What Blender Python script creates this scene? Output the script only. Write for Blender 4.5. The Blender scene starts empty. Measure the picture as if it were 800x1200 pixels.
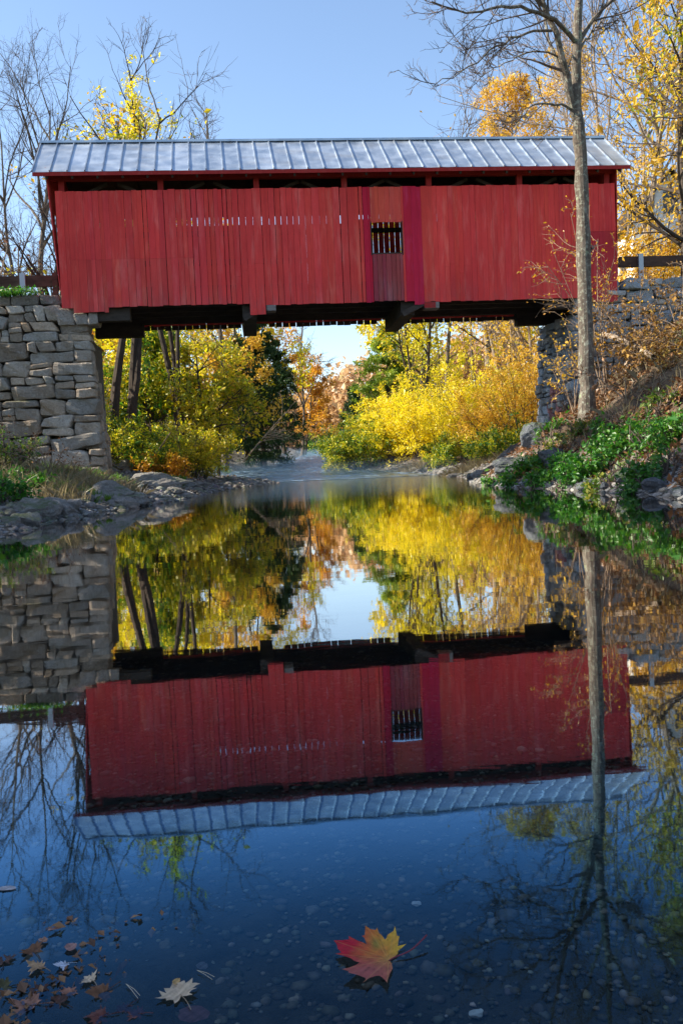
import bpy, bmesh, math, random
import numpy as np
from math import sin, cos, radians, pi, sqrt, atan2
from mathutils import Vector, Matrix, noise as mnoise

S = bpy.context.scene
COL = S.collection
RNG = np.random.default_rng(11)

# ------------------------------------------------------------------ camera
F = 1000.0
PITCH, ROLL = radians(3.15), 0.045
CAM = np.array([0, 0, .73])
FW = np.array([0, cos(PITCH), -sin(PITCH)])
R0 = np.array([1., 0, 0]); U0 = np.array([0, sin(PITCH), cos(PITCH)])
CR = cos(ROLL) * R0 - sin(ROLL) * U0
CU = cos(ROLL) * U0 + sin(ROLL) * R0
cam = bpy.data.cameras.new('camera')
cam.sensor_fit = 'VERTICAL'; cam.sensor_height = 36; cam.sensor_width = 24
cam.lens = 30.0; cam.clip_start = .05; cam.clip_end = 4000
co = bpy.data.objects.new('camera', cam); COL.objects.link(co)
m3 = Matrix(((CR[0], CU[0], -FW[0]), (CR[1], CU[1], -FW[1]), (CR[2], CU[2], -FW[2])))
co.matrix_world = Matrix.Translation(Vector(CAM)) @ m3.to_4x4()
S.camera = co

def P(px, py, d):
    """surveyed point: sight line through (px, py) at ground distance d"""
    r = FW + CR * (px - 400) / F - CU * (py - 600) / F
    return CAM + r * (d / r[1])

def Wp(px, py, z=0.):
    r = FW + CR * (px - 400) / F - CU * (py - 600) / F
    return CAM + r * ((z - CAM[2]) / r[2])

# bridge frame: u along the span, v away from the camera
AB = radians(5.44)
UD = np.array([cos(AB), sin(AB), 0]); VD = np.array([-sin(AB), cos(AB), 0])
OB = np.array([.44, 27.35, 0])
def B(u, v, z): return OB + UD * u + VD * v + np.array([0, 0, z])

# ------------------------------------------------------------------ light
SUN_AZ = radians(-94)      # clockwise from +Y : sun stands beyond the bridge on the left
SUN_EL = radians(35)
w = bpy.data.worlds.new('World'); S.world = w; w.use_nodes = True
wt = w.node_tree; bgn = wt.nodes['Background']
sky = wt.nodes.new('ShaderNodeTexSky'); sky.sky_type = 'NISHITA'; sky.sun_disc = False
sky.sun_elevation = SUN_EL; sky.sun_rotation = SUN_AZ
sky.air_density = 1.0; sky.dust_density = 0.5; sky.ozone_density = 1.6
wt.links.new(sky.outputs[0], bgn.inputs[0]); bgn.inputs[1].default_value = .125
sl = bpy.data.lights.new('sun', 'SUN'); sl.energy = 5.0; sl.angle = radians(.5); sl.color = (1, .91, .74)
so = bpy.data.objects.new('sun', sl); COL.objects.link(so)
sd = Vector((sin(SUN_AZ) * cos(SUN_EL), cos(SUN_AZ) * cos(SUN_EL), sin(SUN_EL)))
so.rotation_euler = sd.to_track_quat('Z', 'Y').to_euler(); so.location = (-60, 60, 60)
S.view_settings.view_transform = 'Standard'; S.view_settings.look = 'None'
S.view_settings.exposure = 1.18; S.view_settings.gamma = 1
S.cycles.max_bounces = 10; S.cycles.transparent_max_bounces = 12
S.cycles.diffuse_bounces = 4; S.cycles.glossy_bounces = 4
S.cycles.use_denoising = True

# ------------------------------------------------------------------ mesh helpers
def norm(a): return a/np.maximum(np.linalg.norm(a, axis=-1, keepdims=True), 1e-9)
class MB:
    def __init__(s): s.v = []; s.f = {}; s.n = 0; s.c = []
    def add(s, v, faces, col=None):
        v = np.asarray(v, float).reshape(-1, 3)
        for f in (faces if isinstance(faces, list) else [faces]):
            f = np.asarray(f, int)
            if f.size: s.f.setdefault(f.shape[1], []).append(f + s.n)
        s.v.append(v); s.n += len(v)
        c = np.ones((len(v), 3)) * (np.array([.5, .5, .5]) if col is None else np.asarray(col, float))
        s.c.append(c)
        return s
    def box(s, o, ax, ay, az, col=None):
        """box from corner o along three edge vectors"""
        o, ax, ay, az = [np.asarray(q, float) for q in (o, ax, ay, az)]
        v = [o, o+ax, o+ax+ay, o+ay, o+az, o+ax+az, o+ax+ay+az, o+ay+az]
        s.add(v, np.array([[0,3,2,1],[4,5,6,7],[0,1,5,4],[1,2,6,5],[2,3,7,6],[3,0,4,7]]), col); return s
    def bbox(s, u0, u1, v0, v1, z0, z1, col=None):
        """box in bridge coordinates"""
        return s.box(B(u0, v0, z0), UD*(u1-u0), VD*(v1-v0), (0, 0, z1-z0), col)
    def bar(s, a, b, w, h, col=None):
        a = np.asarray(a, float); b = np.asarray(b, float); d = b - a; d = d/np.linalg.norm(d)
        x = np.cross(d, (0, 0, 1.)); n = np.linalg.norm(x)
        x = x/n if n > 1e-4 else np.array([1., 0, 0]); y = np.cross(x, d)
        return s.box(a - x*w/2 - y*h/2, x*w, b - a, y*h, col)
    def build(s, name, mat, parent=None, smooth=False, loc=None):
        me = bpy.data.meshes.new(name)
        v = np.concatenate(s.v); off = np.zeros(3)
        if loc is not None: v = v - np.asarray(loc)
        me.vertices.add(len(v)); me.vertices.foreach_set('co', v.astype(np.float32).ravel())
        idx = []; st = []; tot = []; k0 = 0
        for k, fl in s.f.items():
            f = np.concatenate(fl); idx.append(f.ravel())
            st.append(k0 + np.arange(len(f))*k); tot.append(np.full(len(f), k)); k0 += f.size
        idx = np.concatenate(idx); st = np.concatenate(st); tot = np.concatenate(tot)
        me.loops.add(len(idx)); me.loops.foreach_set('vertex_index', idx.astype(np.int32))
        me.polygons.add(len(st)); me.polygons.foreach_set('loop_start', st.astype(np.int32))
        me.polygons.foreach_set('loop_total', tot.astype(np.int32))
        me.polygons.foreach_set('use_smooth', np.full(len(st), smooth))
        ca = me.color_attributes.new('tint', 'FLOAT_COLOR', 'POINT')
        c = np.concatenate(s.c); c = np.concatenate([c, np.ones((len(c), 1))], 1)
        ca.data.foreach_set('color', c.astype(np.float32).ravel())
        me.update(); me.validate()
        o = bpy.data.objects.new(name, me); COL.objects.link(o)
        if mat: me.materials.append(mat)
        if parent is not None:
            o.parent = parent
            if loc is None: o.location = -Vector(parent.location)   # world-space mesh under an unrotated base
            else: o.location = Vector(loc) - Vector(parent.location)
        elif loc is not None: o.location = loc
        return o

def tag(o, label=None, cat=None, group=None, kind=None):
    if label: o['label'] = label
    if cat: o['category'] = cat
    if group: o['group'] = group
    if kind: o['kind'] = kind
    return o
def empty(name, loc, label, cat, group=None):
    o = bpy.data.objects.new(name, None); COL.objects.link(o); o.location = loc
    o.empty_display_size = .3
    return tag(o, label, cat, group)

# ------------------------------------------------------------------ materials
class NT:
    def __init__(s, name):
        s.m = bpy.data.materials.new(name); s.m.use_nodes = True; s.t = s.m.node_tree
        s.t.nodes.clear(); s.out = s.n('OutputMaterial')
    def n(s, typ, **kw):
        q = s.t.nodes.new('ShaderNode' + typ)
        for k, v in kw.items(): setattr(q, k, v)
        return q
    def l(s, a, b): s.t.links.new(a, b)
    def set(s, node, **kw):
        for k, v in kw.items(): node.inputs[k.replace('_', ' ')].default_value = v
        return node
    def noise(s, scale, detail=4, vec=None, rough=.55, dist=0.):
        q = s.n('TexNoise'); q.inputs['Scale'].default_value = scale; q.inputs['Detail'].default_value = detail
        q.inputs['Roughness'].default_value = rough; q.inputs['Distortion'].default_value = dist
        if vec is not None: s.l(vec, q.inputs['Vector'])
        return q.outputs['Fac']
    def ramp(s, fac, stops, interp='LINEAR'):
        q = s.n('ValToRGB'); e = q.color_ramp.elements; q.color_ramp.interpolation = interp
        while len(e) < len(stops): e.new(.5)
        for i, (p, c) in enumerate(stops):
            e[i].position = p; e[i].color = (*c, 1) if len(c) == 3 else c
        s.l(fac, q.inputs[0]); return q.outputs[0]
    def mix(s, fac, a, b, mode='MIX'):
        q = s.n('MixRGB', blend_type=mode)
        for i, x in ((0, fac), (1, a), (2, b)):
            if hasattr(x, 'links') or hasattr(x, 'is_linked'): s.l(x, q.inputs[i])
            else: q.inputs[i].default_value = x if i == 0 else (*x, 1)
        return q.outputs[0]
    def math(s, op, a, b=0., c=None, clamp=False):
        q = s.n('Math', operation=op); q.use_clamp = clamp
        for i, x in enumerate((a, b) if c is None else (a, b, c)):
            if hasattr(x, 'is_linked'): s.l(x, q.inputs[i])
            else: q.inputs[i].default_value = x
        return q.outputs[0]
    def coord(s, kind='Object', scale=None):
        c = s.n('TexCoord').outputs[kind]
        if scale is not None:
            mp = s.n('Mapping'); mp.inputs['Scale'].default_value = scale; s.l(c, mp.inputs['Vector']); c = mp.outputs[0]
        return c
    def pos(s, scale=None, rotz=0):
        c = s.n('NewGeometry').outputs['Position']
        if scale is not None or rotz:
            mp = s.n('Mapping'); mp.inputs['Scale'].default_value = scale or (1,1,1)
            mp.inputs['Rotation'].default_value = (0, 0, rotz); s.l(c, mp.inputs['Vector']); c = mp.outputs[0]
        return c
    def tint(s):
        q = s.n('VertexColor'); q.layer_name = 'tint'; return q.outputs['Color']
    def bump(s, h, strength=.3, dist=.02):
        q = s.n('Bump'); q.inputs['Strength'].default_value = strength; q.inputs['Distance'].default_value = dist
        s.l(h, q.inputs['Height']); return q.outputs[0]
    def principled(s, color, rough=.7, metal=0., normal=None, spec=.4):
        q = s.n('BsdfPrincipled')
        for k, x in (('Base Color', color), ('Roughness', rough), ('Metallic', metal)):
            if hasattr(x, 'is_linked'): s.l(x, q.inputs[k])
            else: q.inputs[k].default_value = (*x, 1) if k == 'Base Color' else x
        q.inputs['Specular IOR Level'].default_value = spec
        if normal is not None: s.l(normal, q.inputs['Normal'])
        s.l(q.outputs[0], s.out.inputs['Surface']); return q

def leaf_mat(name, stops, clump=.35, trans=.5, scale=.6):
    """thin leaf: own colour varies leaf by leaf and bough by bough"""
    t = NT(name)
    r = t.n('NewGeometry').outputs['Random Per Island']
    nz = t.noise(scale, 2, t.pos())
    f = t.math('ADD', t.math('MULTIPLY', r, 1 - clump), t.math('MULTIPLY', t.math('SUBTRACT', nz, .5), clump*2.4))
    f = t.math('ADD', f, clump*.5, clamp=True)
    c = t.ramp(f, stops)
    d = t.n('BsdfDiffuse'); tr = t.n('BsdfTranslucent'); mx = t.n('MixShader'); mx.inputs[0].default_value = trans
    t.l(c, d.inputs[0]); t.l(c, tr.inputs[0]); t.l(d.outputs[0], mx.inputs[1]); t.l(tr.outputs[0], mx.inputs[2])
    g = t.n('BsdfGlossy'); g.inputs['Roughness'].default_value = .45; g.inputs[0].default_value = (1,1,1,1)
    m2 = t.n('MixShader'); m2.inputs[0].default_value = .035
    t.l(mx.outputs[0], m2.inputs[1]); t.l(g.outputs[0], m2.inputs[2]); t.l(m2.outputs[0], t.out.inputs['Surface'])
    return t.m

L_YELLOW = leaf_mat('yellow_leaves', [(0,(.40,.40,.012)),(.35,(.82,.70,.015)),(.7,(.94,.80,.02)),(1,(.90,.56,.02))], trans=.6)
L_GOLD = leaf_mat('gold_leaves', [(0,(.38,.20,.012)),(.4,(.72,.44,.03)),(.75,(.86,.60,.06)),(1,(.70,.30,.02))], trans=.55)
L_YG = leaf_mat('yellow_green_leaves', [(0,(.07,.15,.008)),(.35,(.32,.36,.012)),(.65,(.70,.58,.015)),(1,(.78,.50,.02))], trans=.55)
L_ORANGE = leaf_mat('orange_leaves', [(0,(.30,.14,.01)),(.4,(.66,.32,.018)),(.75,(.82,.46,.025)),(1,(.78,.56,.03))], trans=.55)
L_GREEN = leaf_mat('green_leaves', [(0,(.015,.085,.008)),(.45,(.04,.19,.012)),(.8,(.13,.28,.015)),(1,(.36,.32,.02))])
L_PINE = leaf_mat('pine_needles', [(0,(.012,.04,.012)),(.5,(.03,.085,.02)),(1,(.10,.15,.025))], trans=.3)
L_SUNPINE = leaf_mat('light_pine_needles', [(0,(.06,.14,.02)),(.5,(.30,.44,.04)),(1,(.62,.60,.06))], trans=.55)
L_BROWN = leaf_mat('dead_leaves', [(0,(.07,.03,.015)),(.4,(.17,.075,.03)),(.75,(.30,.15,.06)),(1,(.36,.24,.12))], trans=.15)
L_MIXED = leaf_mat('bush_edge_leaves', [(0,(.03,.12,.01)),(.45,(.09,.22,.012)),(.68,(.66,.62,.02)),(1,(.92,.70,.02))])
L_OLIVE = leaf_mat('olive_leaves', [(0,(.02,.07,.01)),(.45,(.07,.16,.012)),(.8,(.24,.24,.02)),(1,(.42,.33,.03))])
L_DULL = leaf_mat('dull_amber_leaves', [(0,(.10,.05,.015)),(.45,(.24,.12,.03)),(.8,(.42,.24,.04)),(1,(.50,.36,.06))], trans=.3)
L_GRASS = leaf_mat('grass_blades', [(0,(.05,.09,.012)),(.5,(.12,.17,.02)),(1,(.26,.24,.06))])

def bark_mat(name, a, b, lichen=None, sc=3.):
    t = NT(name)
    p = t.pos((1, 1, .22))
    nz = t.noise(sc*3, 6, p, .7)
    c = t.ramp(nz, [(.3, a), (.7, b)])
    if lichen:
        n2 = t.noise(9, 6, t.pos(), .75)
        c = t.mix(t.ramp(n2, [(.52, (0,0,0)), (.6, (1,1,1))]), c, lichen)
        n3 = t.noise(4.1, 4, t.pos(), .6)
        c = t.mix(t.ramp(n3, [(.64, (0,0,0)), (.68, (1,1,1))]), c, (.24,.27,.17))
    t.principled(c, .9, 0, t.bump(t.noise(sc*5, 6, p, .75), .7, .03), .15); return t.m
M_BARK = bark_mat('grey_bark', (.07,.055,.045), (.20,.17,.14))
M_BARKPALE = bark_mat('pale_bark', (.16,.12,.09), (.38,.31,.24))
M_BARKDARK = bark_mat('dark_bark', (.035,.028,.024), (.10,.08,.065))
M_BARKLICHEN = bark_mat('lichen_bark', (.05,.04,.032), (.19,.155,.125), (.25,.25,.20), 4)
M_TWIG = bark_mat('twig_bark', (.06,.045,.04), (.14,.11,.09))
M_TWIGPALE = bark_mat('pale_twig_bark', (.16,.11,.08), (.32,.24,.17))

def red_mat(name='red_paint'):
    """barn paint on old boards: vertical grain, washed-out patches, grey scuffs, grime near the lower ends"""
    t = NT(name)
    p = t.pos((1, 1, .06), -AB)
    g = t.noise(16, 8, p, .75); g2 = t.noise(5, 5, t.pos((1, 1, .15), -AB), .65)
    big = t.noise(.55, 5, t.pos((1, 1, .8)), .65)
    c = t.ramp(big, [(.28, (.60, .042, .040)), (.72, (.80, .066, .056))])
    c = t.mix(t.math('MULTIPLY', t.ramp(g, [(.46, (0,0,0)), (.72, (1,1,1))]), .6), c, (.44,.028,.030))
    c = t.mix(t.math('MULTIPLY', t.ramp(g2, [(.52, (0,0,0)), (.72, (1,1,1))]), .55), c, (.78,.17,.14))
    wear = t.noise(30, 6, t.pos((1, 1, .10), -AB), .75)
    c = t.mix(t.math('MULTIPLY', t.ramp(wear, [(.63, (0,0,0)), (.74, (1,1,1))]), .5), c, (.52,.30,.27))
    sp = t.n('SeparateXYZ'); t.l(t.n('NewGeometry').outputs['Position'], sp.inputs[0])
    low = t.n('MapRange'); low.inputs['From Min'].default_value = 6.7; low.inputs['From Max'].default_value = 5.7; t.l(sp.outputs[2], low.inputs['Value'])
    grime = t.math('MULTIPLY', low.outputs[0], t.ramp(t.noise(3.5, 5, t.pos((1, 1, .35), -AB), .7), [(.42, (0,0,0)), (.68, (1,1,1))]))
    c = t.mix(t.math('MULTIPLY', grime, .45), c, (.36,.10,.10))
    c = t.mix(1., c, t.tint(), 'MULTIPLY')
    t.principled(c, .78, 0, t.bump(g, .35, .01), .2); return t.m
M_RED = red_mat()
def wood_mat(name, a, b):
    t = NT(name); g = t.noise(6, 6, t.pos((.3, 1, 1), -AB), .7)
    t.principled(t.ramp(g, [(.3, a), (.7, b)]), .85, 0, t.bump(g, .3, .01), .15); return t.m
M_DARKWOOD = wood_mat('old_dark_timber', (.030,.024,.020), (.075,.060,.050))
M_GREYWOOD = wood_mat('weathered_timber', (.13,.11,.10), (.30,.27,.25))
M_RAILWOOD = wood_mat('guard_rail_timber', (.045,.026,.020), (.11,.065,.050))

def roof_mat():
    t = NT('galvanised_roof')
    p = t.pos(None, -AB)
    n1 = t.noise(2.2, 3, p, .5); n2 = t.noise(.7, 4, t.pos((1, 2.5, 1), -AB), .6)
    c = t.ramp(n1, [(.35, (.35,.42,.51)), (.65, (.51,.58,.67))])
    c = t.mix(t.math('MULTIPLY', t.ramp(n2, [(.5, (0,0,0)), (.7, (1,1,1))]), .6), c, (.40,.40,.40))
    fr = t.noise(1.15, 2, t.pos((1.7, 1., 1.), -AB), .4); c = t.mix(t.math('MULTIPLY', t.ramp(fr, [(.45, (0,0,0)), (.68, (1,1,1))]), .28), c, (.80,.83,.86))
    c = t.mix(1., c, t.tint(), 'MULTIPLY')
    rust = t.noise(1.6, 6, t.pos((3, .5, .5), -AB), .7)
    c = t.mix(t.math('MULTIPLY', t.ramp(rust, [(.62, (0,0,0)), (.75, (1,1,1))]), .35), c, (.30,.22,.17))
    t.principled(c, t.ramp(n1, [(.3, (.34,)*3), (.7, (.5,)*3)]), .75, t.bump(n1, .08, .03), .5); return t.m
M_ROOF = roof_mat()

def stone_mat(name, a, b, moss=.0):
    t = NT(name)
    n1 = t.noise(2.5, 8, t.pos(), .7); n2 = t.noise(14, 6, t.pos(), .75)
    c = t.ramp(n1, [(.3, a), (.7, b)])
    c = t.mix(.5, c, t.ramp(n2, [(.3, tuple(.55*q for q in a)), (.7, tuple(1.15*q for q in b))]))
    c = t.mix(1., c, t.mix(.0, t.tint(), (1,1,1)), 'MULTIPLY')
    stn = t.noise(.75, 6, t.pos((1, 1, .6)), .7)
    c = t.mix(t.math('MULTIPLY', t.ramp(stn, [(.48, (0,0,0)), (.66, (1,1,1))]), .5), c, tuple(.62*q for q in (a[0]*1.15, a[1], a[2]*.85)))
    pit = t.noise(34, 4, t.pos(), .8); c = t.mix(t.math('MULTIPLY', t.ramp(pit, [(.58, (0,0,0)), (.70, (1,1,1))]), .45), c, (.06,.055,.05))
    li = t.noise(3.2, 5, t.pos(), .7)
    c = t.mix(t.math('MULTIPLY', t.ramp(li, [(.6, (0,0,0)), (.68, (1,1,1))]), .45), c, (.46,.46,.42))
    if moss:
        up = t.n('SeparateXYZ'); t.l(t.n('NewGeometry').outputs['Normal'], up.inputs[0])
        mf = t.math('MULTIPLY', t.ramp(up.outputs[2], [(.35, (0,0,0)), (.8, (1,1,1))]), t.ramp(t.noise(1.7, 5, t.pos(), .6), [(.5, (0,0,0)), (.62, (1,1,1))]))
        c = t.mix(t.math('MULTIPLY', mf, moss), c, (.07,.11,.02))
    v = t.n('TexVoronoi', feature='DISTANCE_TO_EDGE'); v.inputs['Scale'].default_value = 2.1
    t.l(t.pos((1, 1, 1.6)), v.inputs['Vector'])
    h = t.math('ADD', t.math('MULTIPLY', n2, 1.3), t.math('MULTIPLY', n1, 1.5))
    t.principled(c, .9, 0, t.bump(h, 1., .07), .2); return t.m
M_STONE = stone_mat('granite_blocks', (.29,.235,.185), (.56,.475,.39), .6)
M_STONEBLUE = stone_mat('slate_blocks', (.26,.27,.29), (.50,.52,.54), .4)
M_ROCK = stone_mat('river_rock', (.17,.155,.14), (.38,.355,.325), .7)

def ground_mat():
    t = NT('bank_soil_and_litter')
    n1 = t.noise(1.3, 8, t.pos(), .7); n2 = t.noise(9, 6, t.pos(), .75)
    soil = t.ramp(n2, [(.25, (.035,.025,.018)), (.55, (.11,.075,.05)), (.8, (.21,.15,.10))])
    v = t.n('TexVoronoi'); v.inputs['Scale'].default_value = 9; t.l(t.pos(), v.inputs['Vector'])
    peb = t.ramp(v.outputs['Color'], [(.15, (.09,.09,.09)), (.6, (.26,.25,.24)), (.9, (.42,.41,.39))])
    peb = t.mix(1., peb, t.ramp(v.outputs['Distance'], [(.45, (1,1,1)), (.75, (.25,.23,.2))]), 'MULTIPLY')
    q = t.n('SeparateXYZ'); t.l(t.tint(), q.inputs[0])       # tint.x = gravel, tint.y = turf
    gf = t.math('ADD', q.outputs[0], t.math('MULTIPLY', t.math('SUBTRACT', n1, .5), .9), clamp=True)
    c = t.mix(gf, soil, peb)
    turf = t.ramp(n2, [(.3, (.03,.06,.012)), (.7, (.12,.15,.03))])
    tf = t.math('ADD', q.outputs[1], t.math('MULTIPLY', t.math('SUBTRACT', n1, .5), 1.2), clamp=True)
    c = t.mix(t.math('MULTIPLY', tf, q.outputs[1]), c, turf)
    c = t.mix(q.outputs[2], c, t.ramp(n2, [(.3, (.035,.032,.024)), (.7, (.12,.105,.075))]))      # dark silt on the bed
    h = t.math('ADD', n2, t.math('MULTIPLY', v.outputs['Distance'], -.6))
    t.principled(c, .9, 0, t.bump(h, .7, .05), .2); return t.m
M_GROUND = ground_mat()

def water_mat(name, rip=1., rough=.015, cover=0.):
    t = NT(name)
    # long soft swell plus fine crossing ripples; stronger up the pool where the current enters
    sp = t.n('SeparateXYZ'); t.l(t.n('NewGeometry').outputs['Position'], sp.inputs[0])
    n1 = t.noise(1.1, 3, t.pos((.8, 1.6, 1)), .5, .4)
    n2 = t.noise(5.5, 3, t.pos((.7, 1.5, 1)), .55, .3)
    far = t.n('MapRange'); far.inputs['From Min'].default_value = 14; far.inputs['From Max'].default_value = 40
    far.inputs['To Min'].default_value = 0.11; far.inputs['To Max'].default_value = 1.0
    t.l(sp.outputs[1], far.inputs['Value'])
    h = t.math('ADD', t.math('MULTIPLY', n1, t.math('MULTIPLY_ADD', far.outputs[0], .35, .10)), t.math('MULTIPLY', n2, t.math('MULTIPLY', t.math('POWER', far.outputs[0], 2.2), 2.4)))
    bm = t.n('Bump'); bm.inputs['Distance'].default_value = .012*rip; bm.inputs['Strength'].default_value = .55
    t.l(h, bm.inputs['Height'])
    fr = t.n('Fresnel'); fr.inputs['IOR'].default_value = 1.33; t.l(bm.outputs[0], fr.inputs['Normal'])
    k = t.math('DIVIDE', t.math('MULTIPLY', fr.outputs[0], 4.2), t.math('MULTIPLY_ADD', fr.outputs[0], 3.2, 1.), clamp=True)
    st_ = t.n('MapRange', interpolation_type='SMOOTHSTEP'); st_.inputs['From Min'].default_value = .045; st_.inputs['From Max'].default_value = .11
    st_.inputs['To Min'].default_value = .22; t.l(fr.outputs[0], st_.inputs['Value']); k = t.math('MULTIPLY', k, st_.outputs[0])
    gl = t.n('BsdfGlossy')
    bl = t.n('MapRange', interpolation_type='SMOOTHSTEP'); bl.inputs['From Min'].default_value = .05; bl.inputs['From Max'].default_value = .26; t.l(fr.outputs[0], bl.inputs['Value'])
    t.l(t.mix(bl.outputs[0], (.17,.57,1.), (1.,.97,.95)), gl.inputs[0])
    t.l(t.math('MULTIPLY_ADD', far.outputs[0], .05, rough), gl.inputs['Roughness'])
    t.l(bm.outputs[0], gl.inputs['Normal'])
    tr = t.n('BsdfTransparent')      # clearer where the water is shallow at the near shore
    sh = t.n('MapRange'); sh.inputs['From Min'].default_value = 1.0; sh.inputs['From Max'].default_value = 5.
    t.l(sp.outputs[1], sh.inputs['Value'])
    t.l(t.mix(sh.outputs[0], (.78,.85,.88), (.16,.27,.36)), tr.inputs[0])
    mx = t.n('MixShader'); t.l(k, mx.inputs[0]); t.l(tr.outputs[0], mx.inputs[1]); t.l(gl.outputs[0], mx.inputs[2])
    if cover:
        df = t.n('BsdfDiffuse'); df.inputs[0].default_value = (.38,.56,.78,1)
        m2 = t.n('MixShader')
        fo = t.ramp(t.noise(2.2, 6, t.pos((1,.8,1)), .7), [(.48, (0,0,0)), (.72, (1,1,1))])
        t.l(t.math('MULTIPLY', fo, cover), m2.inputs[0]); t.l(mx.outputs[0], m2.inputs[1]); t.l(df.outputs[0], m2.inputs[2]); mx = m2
    t.l(mx.outputs[0], t.out.inputs['Surface']); return t.m
M_WATER = water_mat('still_pool')
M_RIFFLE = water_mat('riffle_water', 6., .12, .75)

# ------------------------------------------------------------------ terrain
def interp(y, pts): return np.interp(y, [p[0] for p in pts], [p[1] for p in pts])
LEFT = [(-20,-9),(-2,-7),(2,-5.6),(8,-5.0),(12,-4.75),(16.4,-4.9),(20,-4.3),(28,-4.45),(36,-4.1),(41,-3.2),(44,-4.2),(47,-7),(55,-8),(62,-7),(75,-5.6),(90,-4.6),(106,-4.0),(122,-7),(140,-20)]
RIGHT = [(-20,8),(-2,6),(4,5.3),(12.5,5.05),(17,5.0),(20,4.2),(24,3.9),(27,4.3),(34,5.0),(40,5.2),(46,4.6),(50,3.4),(55,1.0),(62,.3),(75,.3),(90,.1),(106,-.6),(122,-3),(140,-12)]
def zwater(y): return np.maximum(0, np.minimum(y, 120) - 43) * .036
def nz2(x, y, s, seed=0.):
    """cheap smooth value field"""
    return (np.sin(x*s*1.0+seed)*np.cos(y*s*1.13-seed*1.7) + .5*np.sin(x*s*2.3-y*s*1.7+seed*2.1) + .28*np.cos(x*s*4.1+y*s*3.7+seed*.7))/1.4
def height(x, y):
    x = np.asarray(x, float); y = np.asarray(y, float)
    xl = interp(y, LEFT); xr = interp(y, RIGHT); zw = zwater(y)
    wob = .22*nz2(x*0, y, 1.9, 1.)+.12*nz2(x*0, y, 4.7, 2.)
    sl_ = (xl + wob) - x; sr_ = x - (xr - wob*.8)
    s = np.maximum(sl_, sr_)
    # bed
    dn = np.clip((-s)/2.2, 0, 1)
    deep = np.interp(y, [-5, 0, 2, 5, 12, 30, 42, 46, 200], [.0, .10, .14, .26, .7, .8, .5, .18, .18])
    bed = -deep*dn**.8 + .02*nz2(x, y, 3.1, 3.) * (y > 3)
    bed = bed + .135*np.exp(-(((x+.82)/.34)**2 + ((y-1.02)/.30)**2))
    # left bank
    t = np.maximum(sl_, 0)
    lf = np.interp(t, [0, .5, 2, 4, 8, 14, 30], [0, .18, .48, .95, 1.9, 3.2, 6])
    lb = np.interp(t, [0, .5, 1.5, 3, 6, 12, 30, 80], [0, .25, .6, 1.3, 3.2, 6.2, 11, 20])
    lg = np.interp(t, [0, .5, 2, 4, 6, 12, 30, 80], [0, .12, .3, .5, 1.6, 5.2, 11, 20])
    kk = np.clip((y - 30)/5, 0, 1); k2 = np.clip((y-44)/5, 0, 1)
    left = lf*(1-kk) + (lg*(1-k2)+lb*k2)*kk
    # right bank
    t = np.maximum(sr_, 0)
    rf = np.interp(t, [0, .4, 1.2, 2.5, 4.5, 7, 9, 30], [0, .22, .75, 1.65, 3.0, 4.9, 6.2, 7.5])
    rn = np.interp(t, [0, .4, 1.5, 4, 9, 30], [0, .2, .75, 2.0, 4.4, 8])
    rb = np.interp(t, [0, .5, 2, 4, 8, 14, 30, 80], [0, .2, .55, 1.1, 2.6, 5.0, 9, 18])
    k0 = np.clip((y - 14)/7, 0, 1); kk = np.clip((y - 30)/6, 0, 1)
    right = (rn*(1-k0) + rf*k0)*(1-kk) + rb*kk
    rough = np.clip(s, 0, 1.5)
    h = np.where(s > 0, np.where(sl_ > sr_, left, right) + rough*(.10*nz2(x, y, 1.7, 4.)+.05*nz2(x, y, 5.3, 5.)), bed) + zw
    # road causeway behind the two abutments
    dx = x - OB[0]; dy = y - OB[1]
    u = dx*UD[0] + dy*UD[1]; v = dx*VD[0] + dy*VD[1]
    def cause(side):
        back = np.maximum(v - 3.8, 0)*.9
        if side < 0: e = np.clip((-8.5 - back - u)/.25, 0, 1)
        else: e = np.clip((u - 8.2 - back)/.25, 0, 1)
        a = np.clip((v - .35)/.25, 0, 1)
        top = 6.42 - np.maximum(v - 5.0, 0)*.75
        return np.where((e > 0) & (a > 0) & (v < 14), e*a*top, -99)
    h = np.maximum(h, np.maximum(cause(-1), cause(1)))
    return h
def ground(p): return float(height(p[0], p[1]))

def grid_axis(segs):
    a = []
    for lo, hi, st in segs: a.append(np.arange(lo, hi, st))
    a.append([segs[-1][1]]); return np.concatenate(a)
gx = grid_axis([(-900,-200,100),(-200,-60,20),(-60,-16,2.2),(-16,-9.2,.4),(-9.2,-3,.2),(-3,3.4,.4),(3.4,9.4,.2),(9.4,16,.4),(16,60,2.2),(60,200,20),(200,900,100)])
gy = grid_axis([(-300,-40,40),(-40,-4,3),(-4,4,.25),(4,12,.4),(12,34,.22),(34,60,.5),(60,130,2),(130,240,10),(240,1200,80)])
X, Y = np.meshgrid(gx, gy); Z = height(X, Y)
far = np.clip((np.abs(X) - 60)/200, 0, 1); Z = Z*(1-far) + 22*far
nx, ny = len(gx), len(gy)
ii = np.arange(nx*ny).reshape(ny, nx)
quads = np.stack([ii[:-1,:-1], ii[:-1,1:], ii[1:,1:], ii[1:,:-1]], -1).reshape(-1, 4)
xl = interp(Y, LEFT); xr = interp(Y, RIGHT)
sd_ = np.maximum(xl - X, X - xr)
grav = np.clip(1.15 - sd_/np.where(X < 0, np.where(Y < 36, 3.6, 4.5), 1.6), 0, 1)
turf = np.clip((sd_ - 3.2)/3, 0, .8)*(Y < 70)
mb = MB(); mb.add(np.stack([X, Y, Z], -1).reshape(-1, 3), quads)
mb.c = [np.stack([grav, turf, np.clip(-sd_/.35, 0, 1)], -1).reshape(-1, 3)]
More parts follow.
